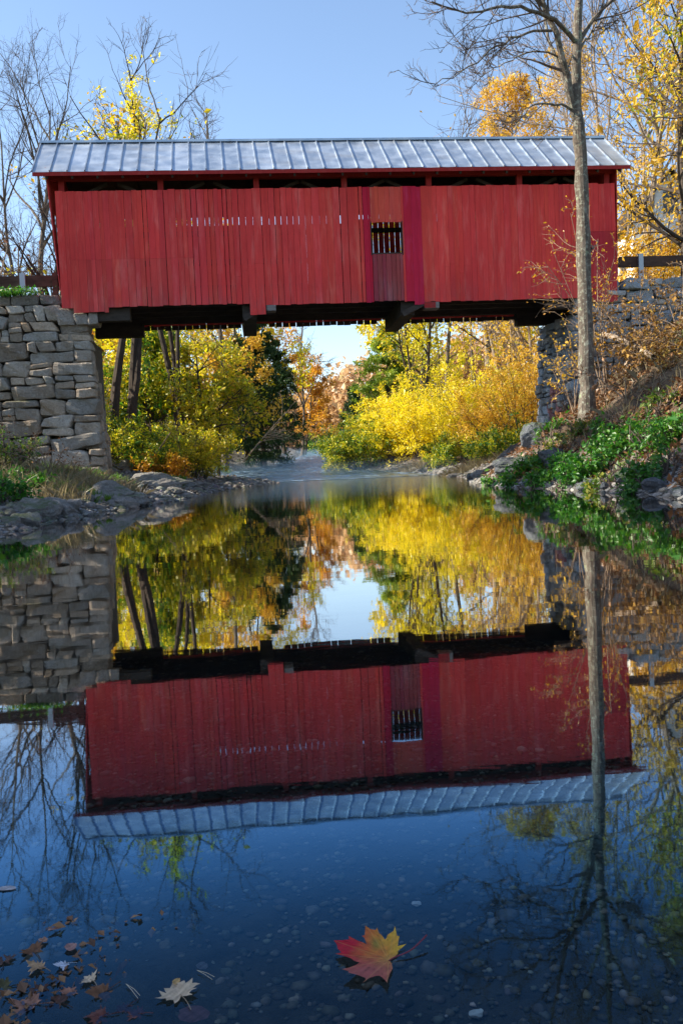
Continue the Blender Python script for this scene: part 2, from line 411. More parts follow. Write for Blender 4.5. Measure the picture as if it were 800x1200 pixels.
tag(mb.build('ground', M_GROUND, smooth=True), kind='structure')

# water: still pool, and the creek that runs down into it
ys = grid_axis([(-18, 43.5, .75)]); 
def ribbon(ys, zf, extra=1.2):
    n = 26; v = []
    for y in ys:
        a = float(interp(y, LEFT)) - extra; b = float(interp(y, RIGHT)) + extra
        xs = np.linspace(a, b, n); v += [(x, y, zf(y)) for x in xs]
    m = len(ys); i = np.arange(m*n).reshape(m, n)
    return np.array(v), np.stack([i[:-1,:-1], i[:-1,1:], i[1:,1:], i[1:,:-1]], -1).reshape(-1, 4)
v, q = ribbon(ys, lambda y: 0.)
tag(MB().add(v, q).build('pool_water', M_WATER, smooth=True), kind='structure')
ys = grid_axis([(43.5, 130, .6)])
v, q = ribbon(ys, lambda y: float(zwater(y)) - .004)
v[:, 2] += (.05*nz2(v[:,0], v[:,1], 2.1, 7.) + .03*nz2(v[:,0], v[:,1], 5.1, 9.))*np.clip((v[:,1]-43.6)/3, 0, 1)
tag(MB().add(v, q).build('creek_water', M_RIFFLE, smooth=True), kind='structure')

# ------------------------------------------------------------------ covered bridge
bridge = empty('covered_bridge', B(0, 2, 5.8), 'long red covered bridge of vertical boards with a grey metal roof, spanning the creek', 'covered bridge')
rb = np.random.default_rng(5)
def bottom(u):
    if u < -8.4: return 5.90
    if u < -7.35: return 5.76
    if u < -3.02: return 5.90
    if u < -2.52: return 5.55
    if u < 2.2: return 5.84
    if u < 2.46: return 5.73
    if u < 7.9: return 5.80
    return 5.66
def gapw(u):
    if -6.95 < u < -3.2: return rb.choice([.003, .010, .016, .022], p=[.25, .15, .3, .3])
    if -2.6 < u < -1.3: return rb.choice([.008, .012, .016])
    if -.5 < u < .3 or .5 < u < .7: return rb.choice([.005, .016, .024])
    return rb.choice([.003, .004, .006])
def board_tint(base=1.05, k=.10):
    a = base*(1 + rb.normal(0, k*.6)); return np.clip([a, a*(1+rb.normal(0, .05)), a*(1+rb.normal(0, .07))], .3, 1.6)
sid = MB(); u = -8.75
cuts = [-8.4, -7.35, -3.02, -2.52, .66, .90, 1.88, 1.95, 2.2, 2.46, 2.52, 7.9]
crim = MB()
while u < 8.88:
    wdt = rb.uniform(.125, .25); e = u + wdt
    for c in cuts:
        if u + .02 < c < e + .07: e = c
    e = min(e, 8.9); g = gapw(e); m = (u + e)/2
    v0 = -.028 + rb.normal(0, .003)
    zb = bottom(m) + rb.normal(0, .010); zt = 9.43 + rb.normal(0, .008)
    tgt = sid; tn = board_tint()
    if .66 <= m < .90 or 1.95 <= m < 2.52:
        tgt = crim; tn = board_tint(1., .05)*np.array([.80, .30, .92])
    lean = .0 if u > -8.6 else 0.
    if .90 <= m < 1.95:
        if m < 1.88: tgt.bbox(u, e-g, v0, v0+.025, 8.33 + rb.normal(0, .004), zt, board_tint(1.02)*np.array([.98, 1.6, 1.2]))
        else: tgt.bbox(u, e-g, v0, v0+.025, zb, zt, tn)
    elif -8.35 < m < -4.4 or 3.3 < m < 4.3 or -4.4 < m < -2.6 and rb.random() < .3:
        zj = 7.36 + rb.normal(0, .004) if m < -4.3 else 7.0 + rb.normal(0, .15)
        tgt.bbox(u, e-g, v0, v0+.025, zj, zt, tn)
        tgt.bbox(u, e-g, v0-.006, v0+.022, zb, zj-.005, board_tint(.97)*np.array([1, 1.15, 1.15]) if m < -4.3 else tn*.96)
    elif m > 8.0:
        tgt.bbox(u, e-g, v0, v0+.025, 7.92, zt, tn)
        tgt.bbox(u, e-g, v0, v0+.025, zb, 7.915, board_tint(.72, .05)*np.array([1, .9, 1.2]))
    else:
        tgt.bbox(u, e-g, v0, v0+.025, zb, zt, tn)
    u = e
sid.build('siding', M_RED, bridge)
crim.build('board_patch', M_RED, bridge)['label'] = 'crimson replacement boards beside the window'
door = MB(); u = .90
while u < 1.85:
    e = min(u + rb.uniform(.12, .17), 1.87)
    door.bbox(u+.012, e, -.024, .0, 5.87 + rb.normal(0, .006), 7.345 + rb.normal(0, .003), board_tint(.50, .08)*np.array([.92, 1.9, 2.3])); u = e
door.build('shutter', M_RED, bridge)['label'] = 'faded purple-brown boards under the window'
# dark split in the siding and knots: short slots burnt between boards
slot = MB()
for px, z, h in ((-6.1, 6.2, .0),): pass
# nailers / girts inside
gi = MB()
for z in (6.15, 7.15, 8.02, 9.05):
    for v in (.0, 3.76):
        if v == .0 and z > 7.2 and z < 8.4:
            gi.bbox(-8.7, .86, v+.002, v+.10, z, z+.14); gi.bbox(1.92, 8.85, v+.002, v+.10, z, z+.14)
        else: gi.bbox(-8.7, 8.85, v+.002, v+.10, z, z+.14)
gi.build('girt', M_DARKWOOD, bridge)
# window frame
wf = MB()
wf.bbox(.872, .897, -.045, .06, 7.30, 8.36); wf.bbox(1.872, 1.897, -.045, .06, 7.30, 8.36); wf.bbox(.899, 1.870, -.035, .06, 7.345, 7.375)
win = wf.build('window', M_DARKWOOD, bridge)
# far siding, wider gaps that let slits of sky through
fs = MB(); u = -8.75
while u < 8.88:
    e = min(u + rb.uniform(.20, .27), 8.9); g = rb.choice([.004, .008, .014])
    g = min(g, .010)
    if .3 < u < 2.6: g = .015; e = min(e, u+.2)
    fs.bbox(u, e-g, 3.9, 3.925, 5.93 + rb.normal(0, .01), 9.55 if .3 < u < 2.7 else 9.41, board_tint()); u = e
sk = MB()
for k in range(58):
    uu = -7.05 + k*.246
    if abs(uu + 3.05) > .45 and abs(uu - 2.) > .45: sk.bbox(uu, uu + .246 - (.022 if rb.random() < .75 else .004), 3.93, 3.955, 5.79 + rb.normal(0, .012), 6.0)
sk.build('skirting', M_DARKWOOD, bridge)
fs.build('siding', M_RED, bridge)
# posts of the truss showing in the slot under the eaves (each one a part)
PU = [-8.58, -5.59, -2.64, .12, 2.83, 5.79, 8.70]
for pu in PU:
    p = MB(); p.bbox(pu-.085, pu+.085, .105, .26, 6.0, 9.80); p.build('post', M_RED, bridge)
    p = MB(); p.bbox(pu-.085, pu+.085, 3.60, 3.755, 6.0, 9.80); p.build('post', M_DARKWOOD, bridge)
for a, b_ in zip(PU[:-1], PU[1:]):
    m = (a+b_)/2
    for s in (-1, 1):
        k = MB(); e = a+.09 if s < 0 else b_-.09
        k.bar(B(e, .45, 9.22), B(e - s*1.25, .45, 9.78), .09, .10); k.build('brace', M_DARKWOOD, bridge)
pl = MB(); pl.bbox(-8.9, 9.0, .09, .27, 9.80, 9.95); pl.build('wall_plate', M_RED, bridge)
pl = MB(); pl.bbox(-8.9, 9.0, 3.58, 3.76, 9.80, 9.95); pl.build('wall_plate', M_DARKWOOD, bridge)
# roof: two slopes of standing seam metal over boards
def slope(front):
    roof = MB(); seams = MB()
    ve, vr = (-.37, 1.95) if front else (4.27, 1.95)
    ze, zr = 9.90, 11.60
    for k in range(36):
        t0, t1 = k/36, (k+1)/36
        us = [-9.32 + 18.63*t0, -9.32 + 18.63*t1, -9.5 + 18.92*t1, -9.5 + 18.92*t0]
        o = rb.normal(0, .003)
        n = 5; pts = []
        for j in range(n+1):
            s = j/n; zz = ze + (zr-ze)*s + rb.normal(0, .004)
            pts += [B(us[0]+(us[3]-us[0])*s, ve+(vr-ve)*s, zz), B((us[0]+us[1])/2+((us[2]+us[3])/2-(us[0]+us[1])/2)*s, ve+(vr-ve)*s, zz-.006+o), B(us[1]+(us[2]-us[1])*s, ve+(vr-ve)*s, zz)]
        q = []
        for j in range(n):
            for i in range(2): q.append([j*3+i, j*3+i+1, j*3+i+4, j*3+i+3])
        kk = 2*(1+rb.normal(0, .05)); roof.add(pts, np.array(q), (.5*kk, .5*kk, .5*kk))
        for tt, uu0, uu1 in ([(t0, us[0], us[3])] if k < 35 else [(t0, us[0], us[3]), (t1, us[1], us[2])]):
            seams.bar(B(uu0, ve, ze+.02), B(uu1, vr, zr+.02), .034, .05, (.8, .8, .8))
    return roof, seams
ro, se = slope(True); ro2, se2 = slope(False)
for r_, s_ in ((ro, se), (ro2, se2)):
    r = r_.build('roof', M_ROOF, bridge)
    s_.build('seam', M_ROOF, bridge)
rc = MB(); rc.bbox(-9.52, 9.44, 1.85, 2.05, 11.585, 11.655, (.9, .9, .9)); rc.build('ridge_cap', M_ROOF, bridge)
rd = MB()      # roof boards under the metal
for s in (0, 1):
    ve, vr = (-.35, 1.95) if s == 0 else (4.25, 1.95)
    a = [B(-9.28, ve, 9.80), B(9.27, ve, 9.80), B(9.38, vr, 11.52), B(-9.46, vr, 11.52)]
    b_ = [p + np.array([0, 0, .05]) for p in a]
    rd.add(a+b_, np.array([[0,1,2,3],[7,6,5,4],[0,4,5,1],[1,5,6,2],[3,2,6,7],[0,3,7,4]]))
rd.build('roof_deck', M_DARKWOOD, bridge)
fa = MB(); fa.bbox(-9.30, 9.29, -.385, -.355, 9.775, 9.885); fa.build('fascia', M_RED, bridge)
for k in range(25):
    uu = -8.9 + k*.745
    rf = MB()
    rf.bar(B(uu, -.33, 9.745), B(uu, 1.9, 11.44), .06, .10); rf.bar(B(uu, 4.2, 9.745), B(uu, 2.0, 11.44), .06, .10)
    rf.build('rafter', M_DARKWOOD, bridge)
# gable portals
for ue, sgn in ((-8.75, -1), (8.9, 1)):
    g = MB(); v = -.03
    while v < 3.93:
        e = min(v + .21, 3.93); m = (v+e)/2
        top = 9.85 + (1 - abs(m-1.95)/2.3)*1.62
        zb = 8.9 if .45 < m < 3.45 else 6.45
        out = .20 if sgn < 0 else .06       # left gable boards lean out towards the top
        a = B(ue, v, zb); k = sgn*out*((zb-6.4)/3.4)
        o0 = B(ue + k + sgn*.004, v+.002, zb)
        tvec = UD*(sgn*out*(top-zb)/3.4) + np.array([0, 0, top-zb])
        g.box(o0, UD*.025*sgn, VD*(e-v-.006), tvec, board_tint(.9)); v = e
    g.build('portal', M_RED, bridge)
# floor and timbers below
dk = MB(); u = -8.7
while u < 8.85: dk.bbox(u, u+.245, .12, 3.72, 6.32 , 6.38); u += .255
dk.build('deck', M_DARKWOOD, bridge)
for v in (.12, 3.5):
    c = MB(); c.bbox(-8.6, 8.75, v, v+.24, 5.96, 6.30); c.build('chord', M_DARKWOOD, bridge)
for v in (.95, 1.85, 2.75):
    c = MB(); c.bbox(-8.6, 8.75, v, v+.14, 6.05, 6.31); c.build('stringer', M_DARKWOOD, bridge)
c = MB(); c.bbox(-8.0, 8.0, 3.78, 3.86, 5.98, 6.14); c.build('ledger', M_GREYWOOD, bridge)
for uc in (-3.05, 2.0):
    c = MB(); c.bbox(uc-.22, uc+.22, .18, 3.6, 5.44, 5.94); c.build('needle_beam', M_DARKWOOD, bridge)
    c = MB(); c.bar(B(uc+.55, .03, 5.80), B(uc-.18, .10, 5.46), .12, .17); c.build('knee_brace', M_DARKWOOD, bridge)
c = MB(); c.bbox(-2.50, -2.22, -.06, .4, 5.66, 5.83); c.build('beam_end', M_GREYWOOD, bridge)
c = MB(); c.bbox(2.53, 2.98, -.06, .4, 5.60, 5.79); c.build('beam_end', M_GREYWOOD, bridge)
c = MB(); c.bbox(2.50, 2.86, -.075, -.062, 5.61, 5.785); c.build('end_board', M_RED, bridge)
for a, b_ in ((-8.4, -6.75), (6.6, 8.4)):
    for v in (.16, 3.4):
        c = MB(); c.bbox(a, b_, v, v+.36, 5.52, 5.95); c.build('bolster', M_DARKWOOD, bridge)

# ------------------------------------------------------------------ stone abutments
def rounded_stone(rng, cx, cy, cz, hx, hy, hz, n=7, rr=.22, amp=.05):
    """rough block in local axes (x along wall, y depth, z up)"""
    g = np.linspace(-1, 1, n); vs = []; fs = []; k = 0
    for ax in range(3):
        for sg in (-1, 1):
            a, b_ = np.meshgrid(g, g)
            p = np.zeros((n, n, 3)); p[..., ax] = sg; p[..., (ax+1) % 3] = a; p[..., (ax+2) % 3] = b_*sg
            vs.append(p.reshape(-1, 3)); i = np.arange(n*n).reshape(n, n) + k; k += n*n
            q = np.stack([i[:-1,:-1], i[:-1,1:], i[1:,1:], i[1:,:-1]], -1).reshape(-1, 4)
            fs.append(q)
    v = np.concatenate(vs); pn = (np.abs(v)**11).sum(1)**(1/11.)
    v = v/pn[:, None]*(1-.0)
    v = v*np.array([hx, hy, hz])
    sd = rng.uniform(0, 99)
    # shear / taper so no two courses line up
    v[:, 2] += v[:, 0]*rng.normal(0, .07) + v[:, 0]*v[:, 2]/max(hx, .1)*rng.normal(0, .12)
    v[:, 0] += v[:, 2]*rng.normal(0, .2)
    for _ in range(rng.integers(1, 4)):      # chipped arrises
        nn = norm(rng.normal(0, 1, 3)*np.array([1, .6, 1])); hh = np.abs(nn)@np.array([hx, hy, hz])*rng.uniform(.74, .93); e = v@nn - hh; v = v - np.outer(np.maximum(e, 0), nn)
    f = 1.7
    d = np.stack([nz2(v[:,0]*f+sd, v[:,2]*f+v[:,1]*f, 2.1, sd), nz2(v[:,1]*f-sd, v[:,0]*f+v[:,2]*2, 2.4, sd+3), nz2(v[:,2]*f+sd, v[:,1]*f-v[:,0]*f, 2.2, sd+7)], 1)
    v = v + d*amp*np.array([1, 1.2, .9])
    return v + np.array([cx, cy, cz]), fs
def split_rect(rng, a0, a1, b0, b1, big):
    w_, h_ = a1-a0, b1-b0; out = []
    if h_ > big*.62 and h_ > w_*.42:
        c = b0 + h_*rng.uniform(.35, .65)
        return split_rect(rng, a0, a1, b0, c, big) + split_rect(rng, a0, a1, c, b1, big)
    if w_ > big*rng.uniform(.7, 2.1):
        c = a0 + w_*rng.uniform(.25, .75)
        return split_rect(rng, a0, c, b0, b1, big) + split_rect(rng, c, a1, b0, b1, big)
    if h_ > .34 and w_ < .8 and rng.random() < .45:
        c = b0 + h_*rng.uniform(.4, .6); return [(a0, a1, b0, c), (a0, a1, c, b1)]
    return [(a0, a1, b0, b1)]
def stone_face(mb, rng, origin, ax, ay, L, H, batter, big=.75, tintf=None, skip=None, depth=.32, taper=0.):
    """rubble laid on a face: origin at its foot, ax along it, ay into it; the face leans back by batter metres per metre"""
    z = 0.; 
    while z < H - .12:
        rh = min(rng.uniform(.38, 1.15), H - z)
        if H - z - rh < .3: rh = H - z
        x = 0.
        for (a0, a1, b0, b1) in split_rect(rng, 0, L, z, z+rh, big):
            if skip and skip((a0+a1)/2, (b0+b1)/2): continue
            hx, hz = (a1-a0)/2-.008, (b1-b0)/2-.008
            cx, cz = (a0+a1)/2, (b0+b1)/2
            v, fs = rounded_stone(rng, 0, 0, 0, hx, depth, hz, amp=min(.07, .2*min(hx, hz)))
            pr = rng.normal(0, .04); v[:, 0] -= taper*(v[:, 2]+cz)*(v[:, 0]+cx)/L
            wpos = origin + np.outer(v[:,0]+cx, ax) + np.outer(v[:,1] + depth*.75 + pr + cz*batter, ay) + np.outer(v[:,2]+cz, (0,0,1.))
            k = 1 + rng.normal(0, .2); wv = rng.normal(0, .055); c = np.clip([k*(1+wv), k, k*(1-wv)], .5, 1.6)
            if tintf: c = tintf(cx, cz, c)
            mb.add(wpos, fs, c)
        z += rh
ra = np.random.default_rng(21)
la = MB()
stone_face(la, ra, B(-17.5, -.26, .05), UD, VD, 9.82, 6.35, .085, .9, depth=.30, taper=.062)                 # face towards the camera
stone_face(la, ra, B(-7.74, .30, .35), VD*.993 - UD*.12, -UD*.993 - VD*.12, 3.7, 5.05, .085, .8)                 # face under the bridge
labut = empty('stone_abutment', B(-8.6, 1.5, .4), 'grey dry-stone abutment wall under the left end of the red bridge', 'abutment')
la.build('masonry', M_STONE, labut)
c = MB(); c.bbox(-17.4, -8.35, .55, 1.2, 0, 6.2); c.bbox(-8.9, -8.28, .6, 3.8, 0, 5.2); c.build('core', M_ROCK, labut)
c = MB()
for k, (u0, u1, h) in enumerate(((-8.95, -8.45, .55), (-8.43, -7.98, .42), (-8.0, -7.72, .40))):
    v, fs = rounded_stone(ra, 0, 0, 0, (u1-u0)/2, .4, h/2, amp=.03)
    c.add(B((u0+u1)/2, .45, 5.40+h/2) + np.outer(v[:,0], UD)+np.outer(v[:,1], VD)+np.outer(v[:,2], (0,0,1.)), fs, (.9,.92,.97))
c.build('bridge_seat', M_STONE, labut)
def redmark(x, z, c):
    return c*np.array([1.5, .62, .58]) if 1.2 < x < 2.5 and 1.3 < z < 2.6 and ra.random() < .6 else c
rabut = empty('stone_abutment', B(8.6, 1.5, 1.6), 'blue-grey stone abutment wall behind the tall bare tree, under the right bridge end', 'abutment')
rm = MB()
stone_face(rm, ra, B(7.42, 4.1, .7), -VD, UD, 3.6, 4.75, .06, .62, redmark)
stone_face(rm, ra, B(7.45, .06, .7), UD, VD, 7.2, 5.70, .012, .8, depth=.28)
rm.build('masonry', M_STONEBLUE, rabut)
c = MB(); c.bbox(8.25, 14.3, .62, 1.2, 0, 6.2); c.bbox(8.05, 8.3, .7, 3.7, 0, 5.0); c.build('core', M_ROCK, rabut)

# ------------------------------------------------------------------ guard rails on the two road ends
M_POST = NT('galvanised_post'); M_POST.principled((.42,.45,.48), .55, .6, None); M_POST = M_POST.m
def guard_rail(label, us, v, zr, dark, ends):
    g = empty('guard_rail', B((us[0]+us[1])/2, v, 6.4), label, 'guard rail', 'guard rails at the bridge ends')
    r = MB(); r.bbox(us[0], us[1], v-.06, v+.06, zr-.17, zr+.17); r.build('rail', dark, g)
    for (pu, mt) in ends:
        p = MB(); p.bbox(pu-.08, pu+.08, v-.15, v-.063, 6.1, zr+.24); p.build('post', mt, g)
guard_rail('dark timber guard rail on top of the left stone wall', (-14.5, -8.98), .8, 6.92, M_RAILWOOD, ((-10.05, M_POST), (-12.6, M_POST), (-9.06, M_RAILWOOD)))
guard_rail('dark timber guard rail with a grey post beyond the right bridge end', (9.12, 15.5), .8, 7.1, M_RAILWOOD, ((10.05, M_POST), (12.6, M_POST)))

# ------------------------------------------------------------------ trees
def tubes(mb, paths, r0, r1, sides=5, flare=0.):
    """paths (B, n, 3), radii at start and end"""
    paths = np.asarray(paths, float); Bn, n, _ = paths.shape
    if Bn == 0: return
    d = np.gradient(paths, axis=1); d = norm(d)
    ref = np.where(np.abs(d[..., 2:3]) > .9, np.array([1., 0, 0]), np.array([0, 0, 1.]))
    ref = np.broadcast_to(ref[:, :1], d.shape)
    a = norm(np.cross(d, ref)); b = np.cross(d, a)
    t = np.linspace(0, 1, n)
    r0 = np.asarray(r0, float); r1 = np.asarray(r1, float)
    rad = (r0[:, None]*(1-t) + r1[:, None]*t) if r0.ndim == 1 else r0
    if flare: rad = rad*(1 + flare*np.exp(-t*n*.9))
    th = np.arange(sides)*2*pi/sides
    ring = a[:, :, None]*np.cos(th)[None, None, :, None] + b[:, :, None]*np.sin(th)[None, None, :, None]
    v = paths[:, :, None] + ring*rad[:, :, None, None]
    i = np.arange(Bn*n*sides).reshape(Bn, n, sides); j = np.roll(i, -1, axis=2)
    q = np.stack([i[:, :-1], j[:, :-1], j[:, 1:], i[:, 1:]], -1).reshape(-1, 4)
    mb.add(v.reshape(-1, 3), q)
def smooth_path(pts, n):
    pts = np.asarray(pts, float); k = len(pts)
    d = np.concatenate([[0], np.cumsum(np.linalg.norm(np.diff(pts, axis=0), axis=1))]); t = np.linspace(0, d[-1], n)
    p = np.stack([np.interp(t, d, pts[:, c]) for c in range(3)], 1)
    for _ in range(2): p[1:-1] = .25*p[:-2] + .5*p[1:-1] + .25*p[2:]
    return p
def grow(rng, start, dirs, length, nseg, jit, up, droop=0.):
    Bn = len(start); p = np.zeros((Bn, nseg+1, 3)); p[:, 0] = start; d = norm(dirs)
    for k in range(nseg):
        d = norm(d + rng.normal(0, jit, (Bn, 3)) + np.array([0, 0, 1.])*up - np.array([0, 0, 1.])*droop*k/nseg)
        p[:, k+1] = p[:, k] + d*(length/nseg)[:, None]
    return p
def spawn(rng, paths, length, rad, m, tlo, ang, ratio, rratio, thi=1., tip=True):
    """m children per branch: start points, directions, lengths, radii"""
    Bn, n, _ = paths.shape
    t = np.sort(rng.uniform(tlo, thi, (Bn, m)), axis=1)
    if tip: t[:, -1] = .98
    f = t*(n-1); k = np.minimum(f.astype(int), n-2); w_ = (f-k)[..., None]
    bi = np.arange(Bn)[:, None]
    st = paths[bi, k]*(1-w_) + paths[bi, k+1]*w_
    pd = norm(paths[bi, k+1] - paths[bi, k])
    rnd = norm(np.cross(pd, rng.normal(0, 1, pd.shape)))
    a = np.radians(rng.normal(ang[0], ang[1], (Bn, m)))[..., None]
    dr = pd*np.cos(a) + rnd*np.sin(a)
    ln = length[:, None]*ratio*(1.15 - .55*t)*rng.uniform(.7, 1.25, (Bn, m))
    rr = rad[:, None]*(1 - .75*t)*rratio
    rr = np.broadcast_to(rr, ln.shape)
    return st.reshape(-1, 3), dr.reshape(-1, 3), ln.ravel(), rr.ravel()
def leaves(mb, rng, c, size, flat=.3, var=.35, aspect=.55, axis=None):
    """one small folded leaf (or spray of leaves) at every point c"""
    n = len(c)
    if n == 0: return
    L = norm(rng.normal(0, 1, (n, 3)) + (0 if axis is None else axis)) if True else None
    L[:, 2] -= .25; L = norm(L)
    N = norm(rng.normal(0, 1, (n, 3)) + np.array([0, 0, flat*3])); Wd = norm(np.cross(N, L)); N = np.cross(L, Wd)
    s = (size*np.exp(rng.normal(0, var, n)))[:, None]
    w_ = s*aspect*.5
    v = np.stack([c, c + L*s*.45 + Wd*w_ + N*w_*.35, c + L*s, c + L*s*.5 - Wd*w_ + N*w_*.35], 1)
    i = np.arange(n*4).reshape(n, 4)
    mb.add(v.reshape(-1, 3), i)
def along(rng, paths, per, tlo=.15, jit=.1):
    Bn, n, _ = paths.shape
    t = rng.uniform(tlo, 1, (Bn, per)); f = t*(n-1); k = np.minimum(f.astype(int), n-2); w_ = (f-k)[..., None]
    bi = np.arange(Bn)[:, None]
    p = paths[bi, k]*(1-w_) + paths[bi, k+1]*w_
    return (p + rng.normal(0, jit, p.shape)).reshape(-1, 3)

def tree(name, label, cat, base, height_, seed, leafm=None, bark=None, twig=None, r=.18, lean=(0, 0), stems=1, spread=.15,
         crown0=.3, n1=14, n2=6, n3=5, ang1=55, lratio=.42, up=.05, per=10, lsize=.16, ljit=.18, leaf_lo=0., leaf_hi=1., bare_twigs=True, jit=.12, group=None, thin=1., keep=None, droop=0., fine=0):
    rng = np.random.default_rng(seed)
    base = np.array(base, float); base[2] = base[2] - .1
    root = empty(name, base, label, cat, group)
    bark = bark or M_BARK; twig = twig or M_TWIG
    tr = MB(); tw = MB()
    dirs = []
    for k in range(stems):
        az = 2*pi*k/stems + rng.uniform(-.5, .5); sp = spread if stems > 1 else 0
        dirs.append([lean[0] + sp*cos(az), lean[1] + sp*sin(az), 1])
    dirs = np.array(dirs); hs = height_*np.concatenate([[1], rng.uniform(.75, 1., stems-1)])
    st = base + np.concatenate([np.zeros((1, 3)), rng.normal(0, r*.8, (stems-1, 3))*np.array([1, 1, 0])])
    p0 = grow(rng, st, dirs, hs, 12, .045, .02)
    rr0 = np.full(stems, r)*np.concatenate([[1], rng.uniform(.6, .9, stems-1)])
    tubes(tr, p0, rr0, rr0*.12, 8, .35)
    s1, d1, l1, q1 = spawn(rng, p0, hs, rr0, n1, crown0, (ang1, 12), lratio, .62)
    d1 = norm(d1 + np.array([0, 0, .15]))
    p1 = grow(rng, s1, d1, l1, 7, jit, up, droop)
    tubes(tr, p1, q1, q1*.25, 5)
    s2, d2, l2, q2 = spawn(rng, p1, l1, q1, n2, .2, (42, 14), .5, .62)
    p2 = grow(rng, s2, d2, l2, 5, jit*1.2, up*.8, droop)
    tubes(tw, p2, np.maximum(q2, .012*thin), np.full(len(q2), .006*thin), 4)
    s3, d3, l3, q3 = spawn(rng, p2, l2, np.maximum(q2, .012), n3, .15, (40, 16), .5, .6)
    p3 = grow(rng, s3, d3, l3, 3, jit*1.4, up*.5, droop)
    if bare_twigs: tubes(tw, p3, np.full(len(l3), .0085*thin), np.full(len(l3), .004*thin), 3)
    if fine:
        s4, d4, l4, q4 = spawn(rng, p3, l3, q3, fine, .15, (40, 14), .55, .6); p4 = grow(rng, s4, d4, l4, 3, jit*1.5, up*.5)
        tubes(tw, p4, np.full(len(l4), .0055*thin), np.full(len(l4), .003*thin), 3)
    tr.build('trunk', bark, root); tw.build('branches', twig, root)
    if leafm:
        lo, hi = base[2] + leaf_lo*height_, base[2] + leaf_hi*height_
        c = along(rng, p3, per, .1, ljit)
        m = (c[:, 2] > lo) & (c[:, 2] < hi)
        # boughs lose their leaves unevenly
        m &= nz2(c[:, 0]+seed, c[:, 1]+c[:, 2], .9, seed) > -.55
        if keep is not None: m &= keep(c)
        lb_ = MB(); leaves(lb_, rng, c[m], lsize); lb_.build('crown', leafm, root)
    return root

def conifer(name, label, base, h, seed, mat, rbase, group=None, dense=1., lsize=.22):
    rng = np.random.default_rng(seed); base = np.array(base, float); base[2] -= .1
    root = empty(name, base, label, 'tree', group)
    tr = MB(); p0 = grow(rng, base[None], np.array([[0, 0, 1.]]), np.array([h]), 10, .02, .05)
    tubes(tr, p0, np.array([h*.017]), np.array([.02]), 7, .2); 
    n = int(95*dense); t = np.sort(rng.uniform(.06, .99, n)); f = t*10; k = np.minimum(f.astype(int), 9); w_ = (f-k)[:, None]
    st = p0[0, k]*(1-w_) + p0[0, k+1]*w_
    az = rng.uniform(0, 2*pi, n); L = rbase*(1-t)**.75*rng.uniform(.7, 1.2, n) + .25
    d = np.stack([np.cos(az), np.sin(az), .25 - .35*(1-t)], 1)
    p1 = grow(rng, st, d, L, 5, .06, .03, .12)
    tubes(tr, p1, .012 + .012*L, np.full(n, .006), 4)
    tr.build('trunk', M_BARKDARK, root)
    s2, d2, l2, _ = spawn(rng, p1, L, np.full(n, .02), 8, .15, (50, 10), .38, .6)
    d2[:, 2] *= .35; p2 = grow(rng, s2, d2, l2, 3, .08, 0., .1)
    c = along(rng, p2, int(16*dense), .0, .07)
    lm = MB(); leaves(lm, rng, c, lsize, .5, .3, .32); lm.build('crown', mat, root)
    return root

def bush(name, label, base, rx, ry, h, seed, mat, n=5000, lsize=.13, stems=26, group=None, cat='bush', lean=(0, 0), bare=.0):
    """many-stemmed shrub: arching stems with leafy sprays, ragged outline"""
    rng = np.random.default_rng(seed); base = np.array(base, float)
    root = empty(name, base, label, cat, group)
    az = rng.uniform(0, 2*pi, stems); ro_ = np.sqrt(rng.uniform(0, 1, stems))
    st = np.stack([base[0] + np.cos(az)*ro_*rx*.75, base[1] + np.sin(az)*ro_*ry*.75, np.zeros(stems)], 1)
    st[:, 2] = height(st[:, 0], st[:, 1]) - .05
    d = np.stack([np.cos(az)*ro_*.55 + lean[0], np.sin(az)*ro_*.55 + lean[1], np.ones(stems)], 1)
    L = h*(1.18 - .45*ro_)*rng.uniform(.75, 1.1, stems)
    p0 = grow(rng, st, d, L, 6, .10, .0, .10)
    sm = MB(); tubes(sm, p0, np.full(stems, .03), np.full(stems, .008), 4)
    s1, d1, l1, _ = spawn(rng, p0, L, np.full(stems, .03), 9, .08, (55, 14), .42, .6)
    p1 = grow(rng, s1, d1, l1, 4, .14, .02, .12)
    tubes(sm, p1, np.full(len(l1), .010), np.full(len(l1), .004), 3)
    s2, d2, l2, _ = spawn(rng, p1, l1, np.full(len(l1), .01), 3, .2, (45, 14), .5, .6)
    p2 = grow(rng, s2, d2, l2, 3, .14, .0, .12)
    sm.build('stems', M_TWIG, root)
    pts = np.concatenate([along(rng, p1, 40, .2, lsize*.7), along(rng, p2, 40, .0, lsize*.7)])
    pts = pts[rng.permutation(len(pts))[:n]]
    if bare: pts = pts[nz2(pts[:,0], pts[:,1]+pts[:,2], 1.6, seed) > bare-.6]
    g = height(pts[:, 0], pts[:, 1]); pts = pts[pts[:, 2] > g + .02]
    lm = MB(); leaves(lm, rng, pts, lsize); lm.build('foliage', mat, root)
    return root

def at(px, d, py=520):
    """point on the ground under image column px at distance d"""
    p = P(px, py, d); return np.array([p[0], p[1], ground(p)])

